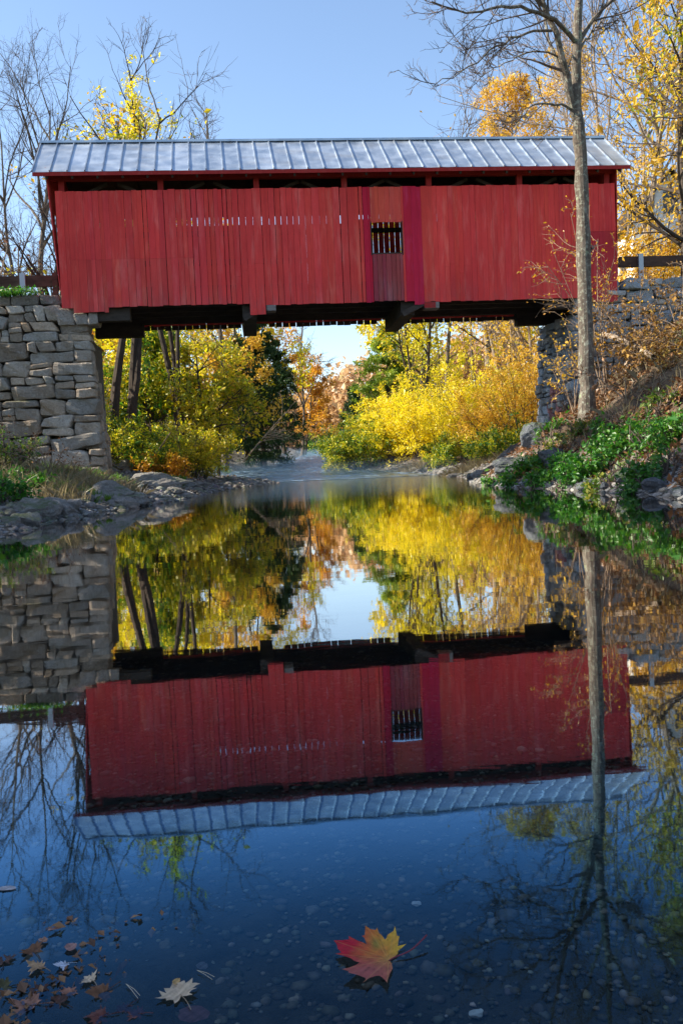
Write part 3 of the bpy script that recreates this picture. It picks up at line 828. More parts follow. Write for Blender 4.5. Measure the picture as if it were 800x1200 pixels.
# --- the tall bare tree in front of the bridge (trunk and limbs follow the tree's own lines)
def main_tree():
    rng = np.random.default_rng(77); D = 22.6
    base = P(687, 470, D); base[2] = ground(base) - .25
    root = empty('bare_tree', base, 'tall bare lichen-spotted tree standing on the right bank in front of the red bridge', 'tree')
    tr = MB(); tw = MB()
    def px(l, dd): return np.array([P(a, b, D + o) for (a, b), o in zip(l, dd)])
    trunk = px([(687,450),(686,400),(684,330),(683,270),(681,215),(679,165),(675,125),(674,90),(676,50),(678,0),(680,-60),(676,-120),(680,-190)], [0]*9+[.1,.2,.4,.6])
    trunk = np.concatenate([base[None], trunk]); tp = smooth_path(trunk, 40)
    zz = np.interp(tp[:, 2], [base[2], base[2]+.6, 6, 8.7, 10, 11.5, 13, 17], [.32, .205, .178, .160, .135, .115, .085, .03])
    zz = zz*(1 + .05*np.sin(np.arange(40)*1.7) + .04*rng.normal(0, 1, 40)); tp[3:] += rng.normal(0, .012, tp[3:].shape)
    tubes(tr, tp[None], zz[None], np.array([0.]), 14)
    limbs = [ # pixels, depth offsets, r0, r1
     ([(674,140),(668,112),(660,76),(651,42),(642,15),(630,-12),(612,-60),(600,-120)], [0,-.1,-.3,-.5,-.6,-.7,-1,-1.2], .105, .025),
     ([(674,50),(668,42),(656,26),(640,17),(632,14),(608,8),(588,8),(560,14),(532,12),(505,2)], [0,-.2,-.5,-.8,-1,-1.4,-1.7,-2,-2.2,-2.4], .062, .014),
     ([(677,52),(681,44),(692,24),(708,6),(722,-4),(750,-30),(770,-80)], [0,.1,.3,.5,.7,1.,1.3], .062, .016),
     ([(679,58),(687,44),(698,30),(712,26),(726,27)], [0,.3,.7,1.,1.2], .034, .012),
     ([(671,130),(660,123),(648,120),(624,120),(612,136),(604,148),(598,158)], [0,-.3,-.5,-.9,-1.1,-1.2,-1.3], .036, .008),
     ([(672,135),(664,105),(652,72),(641,45),(635,18),(640,-20),(636,-70)], [0,.4,.8,1.1,1.4,1.6,1.8], .062, .018),
     ([(646,36),(636,34),(616,40),(592,46),(574,58),(556,74),(524,92),(505,100)], [-.5,-.6,-.9,-1.3,-1.6,-1.9,-2.2,-2.4], .036, .008),
     ([(658,68),(640,62),(618,60),(596,70),(580,80),(560,92)], [-.2,-.3,-.2,0,.2,.4], .026, .008),
     ([(640,12),(622,-8),(600,-22),(570,-34),(540,-40),(510,-30)], [-.6,-.9,-1.2,-1.5,-1.8,-2], .04, .012),
     ([(678,5),(664,-30),(650,-70),(640,-110)], [0,.6,1.1,1.5], .05, .02),
     ([(679,-20),(700,-60),(716,-110),(722,-160)], [0,-.5,-1,-1.3], .05, .02),
     ([(679,-60),(650,-110),(628,-160)], [.2,0,-.4], .04, .015),
     ([(690,300),(694,290),(700,283)], [0,-.1,-.2], .03, .012)]
    ps, ls, rs = [], [], []
    for pix, dd, r0, r1 in limbs:
        p = smooth_path(px(pix, dd), 16)
        p[2:] += rng.normal(0, .025, p[2:].shape)
        tubes(tr, p[None], np.array([r0]), np.array([r1]), 7)
        if len(pix) > 3: ps.append(p); ls.append(np.linalg.norm(np.diff(p, axis=0), axis=1).sum()); rs.append(r0)
    tr.build('trunk', M_BARKLICHEN, root)
    ps = np.array(ps); ls = np.array(ls); rs = np.array(rs)
    s, d, l, q = spawn(rng, ps, ls, rs, 11, .18, (44, 12), .34, .5)
    d = norm(d + np.array([-.10, 0, .12])); p2 = grow(rng, s, d, l, 7, .11, .03)
    tubes(tw, p2, np.maximum(q, .012), np.full(len(l), .006), 4)
    s, d, l, q = spawn(rng, p2, l, np.maximum(q, .012), 6, .15, (40, 12), .48, .6)
    p3 = grow(rng, s, d, l, 5, .14, .04); tubes(tw, p3, np.full(len(l), .0085), np.full(len(l), .004), 3)
    s, d, l, q = spawn(rng, p3, l, np.full(len(l), .006), 4, .15, (38, 12), .5, .6)
    p4 = grow(rng, s, d, l, 3, .14, .04); tubes(tw, p4, np.full(len(l), .006), np.full(len(l), .003), 3)
    tw.build('branches', M_TWIG, root)
main_tree()

# --- bare and thinly leaved trees standing behind the bridge on the left
tree('bare_tree', 'bare grey tree at the left edge, fine branches fanning over the bridge roof end', 'tree', at(22, 37, 330), 13.4, 101, None, M_BARK, M_TWIG, r=.2, lean=(.06, 0), stems=2, spread=.16, crown0=.25, n1=13, n2=7, n3=6, ang1=44, lratio=.46, up=.04, thin=.8, fine=3)
tree('bare_tree', 'dark bare tree with a few shrivelled leaves beside the left bridge end', 'tree', at(40, 33, 330), 9.8, 102, L_BROWN, M_BARKDARK, M_TWIG, r=.13, lean=(.02, 0), crown0=.3, n1=15, n2=6, n3=5, ang1=40, lratio=.38, up=.05, per=1, lsize=.12, leaf_lo=.4, leaf_hi=.75, thin=.9, fine=3)
tree('bare_tree', 'thin pale bare tree among yellow leaves at the far left edge', 'tree', at(4, 34, 330), 10.4, 103, L_YG, M_BARKPALE, M_TWIGPALE, r=.11, crown0=.15, n1=18, n2=6, n3=4, ang1=42, lratio=.3, up=.06, per=2, lsize=.14, leaf_hi=.45)
tree('bare_tree', 'slim bare tree behind the left end of the bridge, yellow leaves low down', 'tree', at(60, 44, 330), 10.5, 104, L_GOLD, M_BARK, M_TWIG, r=.10, crown0=.1, n1=18, n2=6, n3=4, ang1=48, lratio=.32, up=.05, per=3, lsize=.15, leaf_hi=.55)
tree('half_bare_tree', 'half bare tree with yellow leaves on its top left side, above the bridge roof', 'tree', at(212, 46, 500), 20.6, 105, L_YELLOW, M_BARKDARK, M_TWIG, r=.2, lean=(.015, 0), stems=3, spread=.05, crown0=.45, n1=15, n2=6, n3=5, ang1=38, lratio=.2, up=.07, per=5, lsize=.17, ljit=.12, leaf_lo=.66, keep=lambda c: (c[:,0] < -7.9))
tree('bare_tree', 'small bare tree top showing above the middle left of the bridge roof', 'tree', at(262, 60, 500), 24.6, 106, None, M_BARK, M_TWIG, r=.2, crown0=.55, n1=13, n2=6, n3=4, ang1=38, lratio=.2, up=.06, thin=1.4)
# dark leaning trunks seen under the left half of the bridge
tree('dark_trunk_tree', 'dark trunk leaning right, seen beside the left abutment under the bridge', 'tree', at(131, 41, 500), 15, 111, L_GOLD, M_BARKDARK, r=.24, lean=(.16, 0), crown0=.4, n1=10, per=4, lsize=.17, ang1=60)
tree('dark_trunk_tree', 'forked dark trunk leaning right under the bridge, second from the left abutment', 'tree', at(147, 40, 500), 15, 112, L_YG, M_BARKDARK, r=.25, lean=(.17, 0), stems=2, spread=.07, crown0=.4, n1=9, per=4, lsize=.17, ang1=60)
# left bank woods under the bridge
tree('maple_tree', 'yellow-green leaning maple filling the view under the left half of the bridge', 'tree', at(225, 47, 520), 7.6, 121, L_YG, M_BARKDARK, r=.15, lean=(.16, -.05), crown0=.12, n1=20, n2=7, n3=5, ang1=70, lratio=.45, up=.0, per=11, lsize=.19)
tree('maple_tree', 'tall golden-yellow maple behind the dark trunks under the bridge', 'tree', at(190, 56, 500), 9.5, 122, L_YELLOW, M_BARKDARK, r=.17, lean=(.1, 0), crown0=.15, n1=20, n2=7, n3=5, ang1=65, lratio=.38, up=.02, per=10, lsize=.21)
tree('maple_tree', 'golden maple behind the others, top cut off by the bridge floor left of centre', 'tree', at(262, 64, 500), 12, 123, L_GOLD, M_BARKDARK, r=.18, lean=(.05, 0), crown0=.15, n1=18, n2=7, n3=5, ang1=62, lratio=.36, per=10, lsize=.22)
tree('maple_tree', 'low spreading yellow-green maple over dark water edge, left of the dark evergreens', 'tree', at(255, 50, 530), 6.0, 124, L_YG, M_BARKDARK, r=.09, lean=(.08, -.1), crown0=.15, n1=16, n2=6, n3=5, ang1=75, lratio=.55, up=-.01, per=11, lsize=.18)
conifer('hemlock_tree', 'dark green evergreen on the left bank beneath the bridge, in front of orange leaves', at(309, 69, 530), 12.0, 131, L_PINE, 3.2, dense=1.25, lsize=.26)
conifer('hemlock_tree', 'smaller dark evergreen at the water edge next to the orange tree', at(326, 80, 530), 11.0, 132, L_PINE, 3.0, dense=1.2, lsize=.27)
conifer('hemlock_tree', 'dark evergreen behind yellow maples on the left bank, half hidden', at(290, 66, 530), 10, 133, L_PINE, 2.8, dense=1.1, lsize=.27)
tree('orange_tree', 'orange-leaved tree right of the dark evergreens on the left bank', 'tree', at(357, 101, 530), 12.0, 141, L_ORANGE, M_BARKDARK, r=.15, crown0=.12, lean=(.10, 0), n1=22, n2=7, n3=5, ang1=60, lratio=.30, up=.0, per=14, lsize=.22)
tree('orange_tree', 'taller orange and gold tree above the dark evergreens, under the bridge floor', 'tree', at(334, 90, 530), 15.0, 142, L_ORANGE, M_BARKDARK, r=.17, crown0=.4, n1=18, n2=6, n3=5, ang1=60, lratio=.3, per=8, lsize=.25)
tree('bare_tree', 'bare grey tree against the white sky in the gap under the bridge', 'tree', at(354, 98, 530), 17.5, 143, None, M_BARK, M_TWIG, r=.17, crown0=.3, n1=16, n2=7, n3=5, ang1=45, lratio=.32, lean=(.06, 0), thin=1.9)
for i, (px, d, h_, mat, lab) in enumerate([
 (150,70,15,L_YG,'yellow-green maple deep in the left woods, just right of the dark trunks'),
 (205,78,17,L_GOLD,'golden maple deep in the left woods behind the leaning maple'),
 (240,84,17,L_YG,'tall yellow-green maple deep in the left woods, half way to the evergreens'),
 (285,82,17,L_YELLOW,'pale yellow maple behind the evergreens in the left woods'),
 (120,60,10,L_GOLD,'golden maple deep behind the left abutment'),
 (178,48,8,L_MIXED,'young yellow-green maple beneath the dark trunks on the left bank')]):
    tree('maple_tree', lab, 'tree', at(px, d, 520), h_, 420+i, mat, M_BARKDARK, r=.15, lean=(.06, 0), crown0=.08, n1=22, n2=7, n3=5, ang1=66, lratio=.36, up=.01, per=11, lsize=.26)
for i, (px, d, h_, mat, lab) in enumerate([
 (520,84,17,L_YELLOW,'yellow tree far back on the right, behind the forking stems'),
 (556,76,17,L_GOLD,'golden tree far back on the right, between the forking stems and pale stems'),
 (600,72,16,L_YELLOW,'yellow tree far back behind the pinkish pale stems'),
 (640,64,15,L_GOLD,'golden tree far back behind the leaning pale trunk'),
 (484,88,15,L_YG,'yellow-green tree far back right of the light green pine')]):
    tree('yellow_tree', lab, 'tree', at(px, d, 520), h_, 440+i, mat, M_BARK, M_TWIGPALE, r=.14, crown0=.08, n1=20, n2=7, n3=5, ang1=60, lratio=.34, up=.02, per=9, lsize=.26)
# fallen bare tree at the left water edge
ft = np.random.default_rng(8)
fb = at(300, 55, 545); root = empty('fallen_tree', fb, 'bare grey fallen tree leaning over the left water edge below the evergreens', 'fallen tree')
fm = MB(); a = P(285, 541, 55.); b_ = P(340, 478, 57.)
p0 = smooth_path([a, (a+b_)/2 + np.array([.2, 0, .3]), b_], 10)[None]
tubes(fm, p0, np.array([.05]), np.array([.015]), 6)
s, d, l, q = spawn(ft, p0, np.array([5.]), np.array([.08]), 12, .15, (45, 10), .42, .5)
d = norm(d + np.array([.5, 0, .0])); p1 = grow(ft, s, d, l, 6, .12, -.02); tubes(fm, p1, np.maximum(q, .022), np.full(len(l), .010), 4)
s, d, l, q = spawn(ft, p1, l, q, 4, .2, (40, 10), .5, .5); p2 = grow(ft, s, d, l, 4, .12, -.02); tubes(fm, p2, np.full(len(l), .014), np.full(len(l), .007), 3)
fm.build('trunk', M_BARKPALE, root)

# --- right bank woods under the bridge
conifer('pine_tree', 'light green pine in the middle of the view under the bridge', at(459, 76, 530), 10.4, 151, L_SUNPINE, 4.2, dense=1.5, lsize=.26)
conifer('pine_tree', 'blue-green pine behind, at the left of the sunlit pine in the gap', at(420, 98, 530), 7.0, 152, L_PINE, 2.4, dense=1.1, lsize=.32)
tree('yellow_tree', 'yellow tree with dark forking stems under the right half of the bridge', 'tree', at(497, 60, 530), 15.5, 153, L_YELLOW, M_BARKDARK, r=.16, stems=3, spread=.2, crown0=.25, n1=12, n2=6, n3=5, ang1=52, lratio=.34, per=7, lsize=.22)
tree('yellow_tree', 'yellow-green tree between the pine and the forking yellow tree', 'tree', at(497, 68, 530), 13.0, 154, L_YG, M_BARKDARK, r=.14, crown0=.2, n1=16, n2=6, n3=5, ang1=55, lratio=.3, per=8, lsize=.22)
tree('yellow_tree', 'gold tree filling the space under the bridge near the right abutment', 'tree', at(575, 58, 520), 16.5, 155, L_YELLOW, M_BARK, r=.15, crown0=.25, n1=16, n2=6, n3=5, ang1=58, lratio=.34, per=6, lsize=.21)
tree('yellow_tree', 'thin amber tree close behind the right abutment', 'tree', at(622, 46, 500), 14, 156, L_GOLD, M_BARKPALE, M_TWIGPALE, r=.11, crown0=.2, n1=16, n2=6, n3=4, ang1=55, lratio=.32, per=5, lsize=.17)
tree('pale_trunk_tree', 'cluster of pinkish pale stems under the bridge left of the right abutment', 'tree', at(602, 50, 500), 14, 157, L_GOLD, M_BARKPALE, M_TWIGPALE, r=.15, stems=4, spread=.13, lean=(-.06, 0), crown0=.35, n1=10, n2=6, n3=4, ang1=50, lratio=.3, per=3, lsize=.19)
tree('pale_trunk_tree', 'single pale trunk leaning strongly left beside the right abutment', 'tree', at(648, 46, 470), 13, 158, L_GOLD, M_BARKPALE, M_TWIGPALE, r=.15, lean=(-.42, 0), crown0=.4, n1=12, n2=6, n3=4, ang1=50, lratio=.32, per=3, lsize=.17)
# the big sunlit bank of yellow shrubs
bush('yellow_shrub', 'low shrub with green lower leaves at the left tip of the yellow bank', at(428, 55, 540), 2.0, 2.0, 3.0, 161, L_MIXED, 24000, .10, 40, lean=(-.35, -.25))
bush('yellow_shrub', 'bright yellow shrub with a rounded top, second from the left along the bank', at(470, 55, 540), 2.2, 2.2, 4.2, 162, L_YELLOW, 28000, .105, 44, lean=(-.1, -.1))
bush('yellow_shrub', 'tallest yellow shrub in the middle of the sunlit bank', at(520, 52, 540), 2.3, 2.3, 4.6, 163, L_YELLOW, 30000, .105, 44)
bush('yellow_shrub', 'golden shrub right of the tallest one, in front of pale stems', at(568, 48, 540), 2.0, 2.0, 4.6, 164, L_YELLOW, 26000, .10, 40)
bush('yellow_shrub', 'yellow-orange shrub against the right stone abutment', at(612, 43, 540), 1.8, 1.8, 4.8, 165, L_GOLD, 22000, .095, 36)
bush('yellow_shrub', 'green-yellow low shrub at the water edge in front of the golden shrub', at(532, 46, 545), 1.6, 1.2, 1.5, 166, L_MIXED, 11000, .085, 30)
bush('yellow_shrub', 'low olive shrub at the foot of the shrubs near the right rocks', at(590, 40, 548), 1.5, 1.2, 1.6, 167, L_MIXED, 6000, .12, 24)
# left bank shrubs under the bridge
bush('leafy_shrub', 'green-yellow shrub beside the foot of the left abutment', at(163, 37, 545), 1.5, 1.5, 2.3, 171, L_MIXED, 15000, .095, 32)
bush('leafy_shrub', 'yellow-green shrub drooping to the gravel bar, right of the abutment shrub', at(212, 39, 545), 1.7, 1.5, 2.1, 172, L_YG, 15000, .09, 32, lean=(.2, -.2))
bush('leafy_shrub', 'russet low shrub close to the gravel on the left bank', at(188, 36, 550), 1.1, .9, 1.2, 173, L_ORANGE, 4000, .11, 20)
bush('leafy_shrub', 'small green shrub at the far water edge below the orange tree', at(386, 108, 535), 3.0, 1.6, 2.8, 174, L_GREEN, 5000, .2, 20)

# --- trees behind the bridge on the right, above the roof
tree('golden_tree', 'full golden tree top above the right half of the bridge roof', 'tree', at(612, 62, 500), 21.8, 181, L_GOLD, M_BARKPALE, M_TWIGPALE, r=.22, crown0=.5, n1=36, n2=7, n3=5, ang1=52, lratio=.21, up=.03, per=24, lsize=.15)
tree('golden_tree', 'smaller golden tree top above the roof, left of the full golden one', 'tree', at(572, 66, 500), 21.0, 182, L_GOLD, M_BARKPALE, M_TWIGPALE, r=.2, crown0=.6, n1=18, n2=6, n3=5, ang1=40, lratio=.14, up=.05, per=11, lsize=.16)
tree('golden_tree', 'loose golden tree top above the roof, right behind the tall front trunk', 'tree', at(678, 58, 500), 21.0, 189, L_GOLD, M_BARKPALE, M_TWIGPALE, r=.2, crown0=.5, n1=26, n2=7, n3=5, ang1=48, lratio=.2, up=.04, per=14, lsize=.15)
tree('bare_tree', 'thin bare twiggy tree rising above the roof left of the golden tops', 'tree', at(525, 60, 500), 22.0, 183, None, M_BARK, M_TWIG, r=.16, crown0=.6, n1=14, n2=5, n3=4, ang1=30, lratio=.2, up=.07, thin=1.4)
tree('sunlit_bare_tree', 'tall sunlit forking bare tree behind the right end of the bridge', 'tree', at(735, 37, 330), 20, 184, L_GOLD, M_BARKPALE, M_TWIGPALE, r=.17, stems=2, spread=.14, lean=(.05, 0), crown0=.22, n1=15, n2=7, n3=5, ang1=38, lratio=.4, up=.05, per=1, lsize=.14, leaf_hi=.6)
tree('sunlit_bare_tree', 'slender sunlit bare tree right behind the tall front tree', 'tree', at(700, 42, 330), 19, 185, L_GOLD, M_BARKPALE, M_TWIGPALE, r=.13, stems=2, spread=.1, crown0=.25, n1=14, n2=6, n3=5, ang1=40, lratio=.34, up=.06, per=1, lsize=.15, leaf_hi=.55)
tree('sunlit_bare_tree', 'pale bare tree at the top right corner among gold leaves', 'tree', at(775, 45, 330), 22, 186, L_GOLD, M_BARKPALE, M_TWIGPALE, r=.18, crown0=.25, n1=20, n2=6, n3=5, ang1=40, lratio=.34, up=.05, per=2, lsize=.16, leaf_hi=.7)
tree('gold_leaf_tree', 'dense brown-gold tree at the right edge over the guard rail', 'tree', at(800, 33, 330), 13.5, 187, L_GOLD, M_BARKDARK, M_TWIG, r=.16, lean=(-.02, 0), crown0=.08, n1=24, n2=7, n3=5, ang1=62, lratio=.30, up=.01, per=9, lsize=.15)
tree('gold_leaf_tree', 'green and gold leaved tree reaching in from the right edge above the others', 'tree', at(835, 30, 330), 14, 188, L_YG, M_BARKDARK, M_TWIG, r=.16, lean=(-.05, 0), crown0=.3, n1=18, n2=7, n3=5, ang1=66, lratio=.30, up=.01, per=6, lsize=.14)
bush('gold_shrub', 'golden leaved shrub behind the right end of the bridge and its guard rail', at(742, 37, 330), 1.6, 1.6, 5.2, 191, L_GOLD, 5500, .15, 24)
bush('gold_shrub', 'amber shrub behind the grey post of the right guard rail', at(765, 35, 330), 1.3, 1.4, 3.8, 192, L_GOLD, 6000, .14, 24, bare=.1)
bush('gold_shrub', 'yellow thicket behind the left guard rail', at(25, 38, 330), 3.0, 2.0, 3.6, 193, L_GOLD, 7000, .15, 30)
bush('gold_shrub', 'yellow-green thicket at the left end of the bridge behind the wall', at(48, 46, 330), 3.5, 2.4, 6.0, 194, L_YG, 6500, .16, 30, bare=.1)

# --- white house glimpsed through the leaves on the right
hp = at(786, 44, 300); hz = P(786, 318, 44)[2]
house = empty('white_house', (hp[0], hp[1], hz), 'small white clapboard house glimpsed through gold leaves beyond the right guard rail', 'house')
M_WHITE = NT('white_clapboard'); M_WHITE.principled(M_WHITE.ramp(M_WHITE.noise(3, 3, M_WHITE.pos((.2,.2,6))), [(.3,(.70,.69,.70)),(.7,(.82,.81,.82))]), .6); M_WHITE = M_WHITE.m
h = MB(); o = np.array([hp[0]-1.9, hp[1], hz-6]); h.box(o, (3.8,0,0), (0,6,0), (0,0,8.6))
h.add([o+np.array(q) for q in ((0,.0,8.6),(3.8,.0,8.6),(1.9,.0,10.9),(0,6,8.6),(3.8,6,8.6),(1.9,6,10.9))], [np.array([[0,1,2],[5,4,3]])])
h.build('wall', M_WHITE, house)
h = MB()
for s in (-1, 1):
    h.bar(o+np.array([1.9+s*1.15, -.3, 9.62]), o+np.array([1.9+s*1.15, 6.3, 9.62]), .01, .01)
    a = o+np.array([1.9, -.3, 11.02]); b2 = o+np.array([1.9+s*2.2, -.3, 8.36])
    h.add([a, b2, b2+np.array([0,6.6,0]), a+np.array([0,6.6,0]), a+np.array([0,0,.1]), b2+np.array([0,0,.1]), b2+np.array([0,6.6,.1]), a+np.array([0,6.6,.1])], np.array([[0,1,2,3],[7,6,5,4],[0,4,5,1],[1,5,6,2],[2,6,7,3],[3,7,4,0]]))
h.build('roof', M_DARKWOOD, house)
M_GLASS = NT('dark_window_glass'); M_GLASS.principled((.05,.06,.07), .1); M_GLASS = M_GLASS.m
for x, z in ((.7, 6.3), (2.4, 6.3), (1.55, 8.9)):
    h = MB(); h.box(o+np.array([x, -.04, z]), (.7,0,0), (0,.035,0), (0,0,1.1)); h.build('window', M_GLASS, house)

# --- far hill with autumn woods
def hill(name, mat, yc, h0, x0, x1, depth_, seed):
    xs = np.linspace(x0, x1, 90); ysx = np.linspace(0, depth_, 24)
    Xh, Yh = np.meshgrid(xs, ysx)
    Zh = h0*np.sin(np.clip(Yh/depth_, 0, 1)*pi)**.8*(.75 + .25*np.sin(Xh*.011 + seed) + .08*np.sin(Xh*.05+seed*2)) - 4
    i = np.arange(Xh.size).reshape(Xh.shape)
    q = np.stack([i[:-1,:-1], i[:-1,1:], i[1:,1:], i[1:,:-1]], -1).reshape(-1, 4)
    v = np.stack([Xh, Yh+yc, Zh], -1).reshape(-1, 3)
    o = MB().add(v, q).build(name, mat, smooth=True); tag(o, kind='structure'); return v
hv = hill('hills', M_GROUND, 190, 22, -420, 420, 260, 1.3)
rngw = np.random.default_rng(3)
sel = hv[(hv[:, 1] < 345)]
mbw = MB()
xs = rngw.uniform(-150, 150, 1500); yy = rngw.uniform(128, 300, 1500)
zz = np.where(yy > 192, 22*np.sin(np.clip((yy-190)/260, 0, 1)*pi)**.8*(.75+.25*np.sin(xs*.011+1.3)+.08*np.sin(xs*.05+2.6))-4, height(xs, np.minimum(yy, 195)))
for x, y, z in zip(xs, yy, zz):
    n = 170; a = rngw.normal(0, 1, (n, 3)); a = norm(a)*rngw.uniform(.35, 1.1, (n, 1)); hgt = rngw.uniform(2.5, 4.5)
    leaves(mbw, rngw, a*np.array([2.6, 2.6, hgt]) + np.array([x, y, max(z, -2) + hgt*1.2 + 1]), np.full(1, .75)[0], .3, .35, .75)
L_FAR = leaf_mat('far_autumn_leaves', [(0,(.30,.20,.10)),(.4,(.55,.34,.16)),(.75,(.70,.46,.24)),(1,(.42,.36,.16))], .6, .5, .05)
tag(mbw.build('far_woods', L_FAR), 'hazy orange autumn woods on the far hill', 'woods', kind='stuff')

# ------------------------------------------------------------------ banks: rocks, plants, litter
def hit(px, py, dmin=2., dmax=70., st=.08):
    """where the sight line meets the ground"""
    r = FW + CR*(px-400)/F - CU*(py-600)/F
    d = np.arange(dmin, dmax, st); p = CAM + r[None]*(d/r[1])[:, None]
    k = np.argmax(p[:, 2] < np.maximum(height(p[:, 0], p[:, 1]), 0)); 
    q = p[k]; return np.array([q[0], q[1], max(ground(q), -.05)])
def rock(label, loc, sx, sy, sz, seed, mat=None, rot=0., group=None, sink=.3, cat='rock', name='rock'):
    rng = np.random.default_rng(seed)
    bm = bmesh.new(); bmesh.ops.create_icosphere(bm, subdivisions=5 if max(sx, sy) > .7 else 4 if max(sx, sy) > .35 else 3, radius=1.)
    v = np.array([q.co[:] for q in bm.verts]); f = np.array([[q.index for q in fc.verts] for fc in bm.faces]); bm.free()
    # knock flat facets off a ball, then roughen it
    for _ in range(11):
        n = norm(rng.normal(0, 1, 3)); h = rng.uniform(.52, .85); e = v@n - h; v = v - np.outer(np.maximum(e, 0)*.92, n)
    sd = rng.uniform(0, 50)
    amp = np.array([mnoise.fractal(Vector(q*1.9+sd), .9, 2.1, 5) for q in v])
    fin = np.array([mnoise.fractal(Vector(q*6.5+sd), .8, 2.1, 3) for q in v]); v = v*(1 + .17*amp[:, None] + .035*fin[:, None]); v = v*np.array([sx, sy, sz])
    c, s = cos(rot), sin(rot); v = v@np.array([[c, s, 0], [-s, c, 0], [0, 0, 1]])
    v = v + np.array([loc[0], loc[1], loc[2] + sz*(1-2*sink)*.5])
    k = 1 + rng.normal(0, .12)
    mb = MB(); mb.add(v, f, (k, k, k)); o = mb.build(name, mat or M_ROCK, loc=np.array(loc, float))
    return tag(o, label, cat, group)

M_WET = stone_mat('damp_slate_rock', (.08,.09,.105), (.20,.215,.235), .8)
GL, GR = 'rocks along the left waterline', 'rocks along the right waterline'
big = [ # px, py, sx, sy, sz, rot, label
 (186,570,1.05,.65,.34,.2,'large pale sloping rock slab at the left waterline, in front of the abutment foot'),
 (128,580,.62,.45,.26,.5,'rounded grey boulder half buried in the earth slope under the left abutment'),
 (150,588,.45,.34,.20,.1,'flat grey stone at the water edge between the slab and the rounded boulder'),
 (122,540,.34,.34,.55,.0,'upright boulder leaning on the foot of the left abutment corner'),
 (143,548,.55,.45,.32,.7,'warm grey boulder at the inner foot of the left abutment'),
 (162,543,.7,.5,.22,.1,'long low blue-grey rock between the abutment and the green grass'),
 (70,598,.42,.34,.24,.9,'biggest angular grey rock at the left waterline, below the dry grass'),
 (40,603,.40,.34,.28,.4,'angular rock at the far left waterline, beside fallen leaves'),
 (628,520,.48,.45,.50,.3,'big blue-grey rock outcrop under the right abutment'),
 (603,550,.9,.6,.30,.1,'sloping blue-grey ledge running into the water on the right'),
 (648,537,.45,.4,.26,.8,'mossy grey rock above the ledge among green plants on the right'),
 (693,571,.34,.24,.12,.2,'pale blue rock at the right waterline under the green plants'),
 (770,572,.28,.24,.16,.6,'grey rock among brown leaves at the right waterline, nearest the picture edge'),
 (737,562,.30,.24,.16,.3,'grey rock above the waterline in brown leaves on the right'),
 (318,557,.55,.4,.22,.2,'dark rock with a grass tuft at the tip of the left gravel bar')]
for i, (px, py, sx, sy, sz, rt, lab) in enumerate(big):
    rock(lab, hit(px, py), sx, sy, sz, 300+i, M_WET if px > 590 else None, rot=rt, sink=.35)
rr = np.random.default_rng(41)
for i in range(34):
    px = rr.uniform(0, 175); py = np.interp(px, [0, 100, 190], [618, 598, 584]) - abs(rr.normal(0, 9)) + 2
    s = rr.uniform(.10, .30)
    rock('small grey rock lying with others along the left waterline', hit(px, py), s, s*rr.uniform(.6, 1), s*rr.uniform(.4, .75), 400+i, rot=rr.uniform(0, 3), group=GL)
for i in range(26):
    px = rr.uniform(200, 360); py = np.interp(px, [200, 300, 360], [577, 563, 556]) - abs(rr.normal(0, 6))
    s = rr.uniform(.10, .28)
    rock('small pale rock scattered on the left gravel bar beyond the bridge', hit(px, py), s*1.2, s, s*rr.uniform(.4, .7), 500+i, rot=rr.uniform(0, 3), group='rocks on the gravel bar')
for i in range(13):
    px = rr.uniform(575, 800); py = np.interp(px, [575, 700, 800], [566, 574, 583]) - abs(rr.normal(0, 4)) + 1
    s = rr.uniform(.07, .18)
    rock('small blue-grey rock lying with others along the right waterline', hit(px, py), s, s*rr.uniform(.6, 1), s*rr.uniform(.4, .7), 600+i, M_WET, rot=rr.uniform(0, 3), group=GR)
for i in range(16):
    px = rr.uniform(470, 560); s = rr.uniform(.12, .30)
    rock('small grey rock in the row at the foot of the yellow shrubs', hit(px, np.interp(px, [470, 560], [554, 561]) - abs(rr.normal(0, 3))), s*1.2, s, s*.6, 700+i, rot=rr.uniform(0, 3), group='rocks below the yellow shrubs')

# gravel (uncountable small stones at the margins)
def pebbles(name, pts, size, seed, mat, flat=.55, var=.4, tintv=.25):
    rng = np.random.default_rng(seed); mb = MB()
    bm = bmesh.new(); bmesh.ops.create_icosphere(bm, subdivisions=1, radius=1.)
    v0 = np.array([q.co[:] for q in bm.verts]); f0 = np.array([[q.index for q in fc.verts] for fc in bm.faces]); bm.free()
    n = len(pts); s = (size*np.exp(rng.normal(0, var, n)))
    jit = 1 + rng.normal(0, .16, (n, len(v0), 1))
    ax = np.stack([rng.uniform(.7, 1.3, n), rng.uniform(.7, 1.2, n), np.full(n, flat)*rng.uniform(.7, 1.2, n)], 1)
    v = v0[None]*jit*ax[:, None]*s[:, None, None]
    a = rng.uniform(0, 6.3, n); c, sn = np.cos(a)[:, None], np.sin(a)[:, None]
    v = np.stack([v[..., 0]*c - v[..., 1]*sn, v[..., 0]*sn + v[..., 1]*c, v[..., 2]], -1) + pts[:, None]
    f = (f0[None] + (np.arange(n)*len(v0))[:, None, None]).reshape(-1, 3)
    k = np.exp(rng.normal(0, tintv, n)); col = np.stack([k*(1+rng.normal(0, .07, n)), k, k*(1+rng.normal(0, .09, n))], 1)
    mb.add(v.reshape(-1, 3), f); mb.c = [np.repeat(col, len(v0), 0)]
    return mb.build(name, mat, smooth=True)
def shore_pts(n, seed, side, y0, y1, smax, sp=1.):
    rng = np.random.default_rng(seed); y = rng.uniform(y0, y1, n)
    off = smax*rng.uniform(0, 1, n)**1.6 - .25
    x = interp(y, LEFT) - off if side < 0 else interp(y, RIGHT) + off
    return np.stack([x, y, height(x, y) + .01], 1)
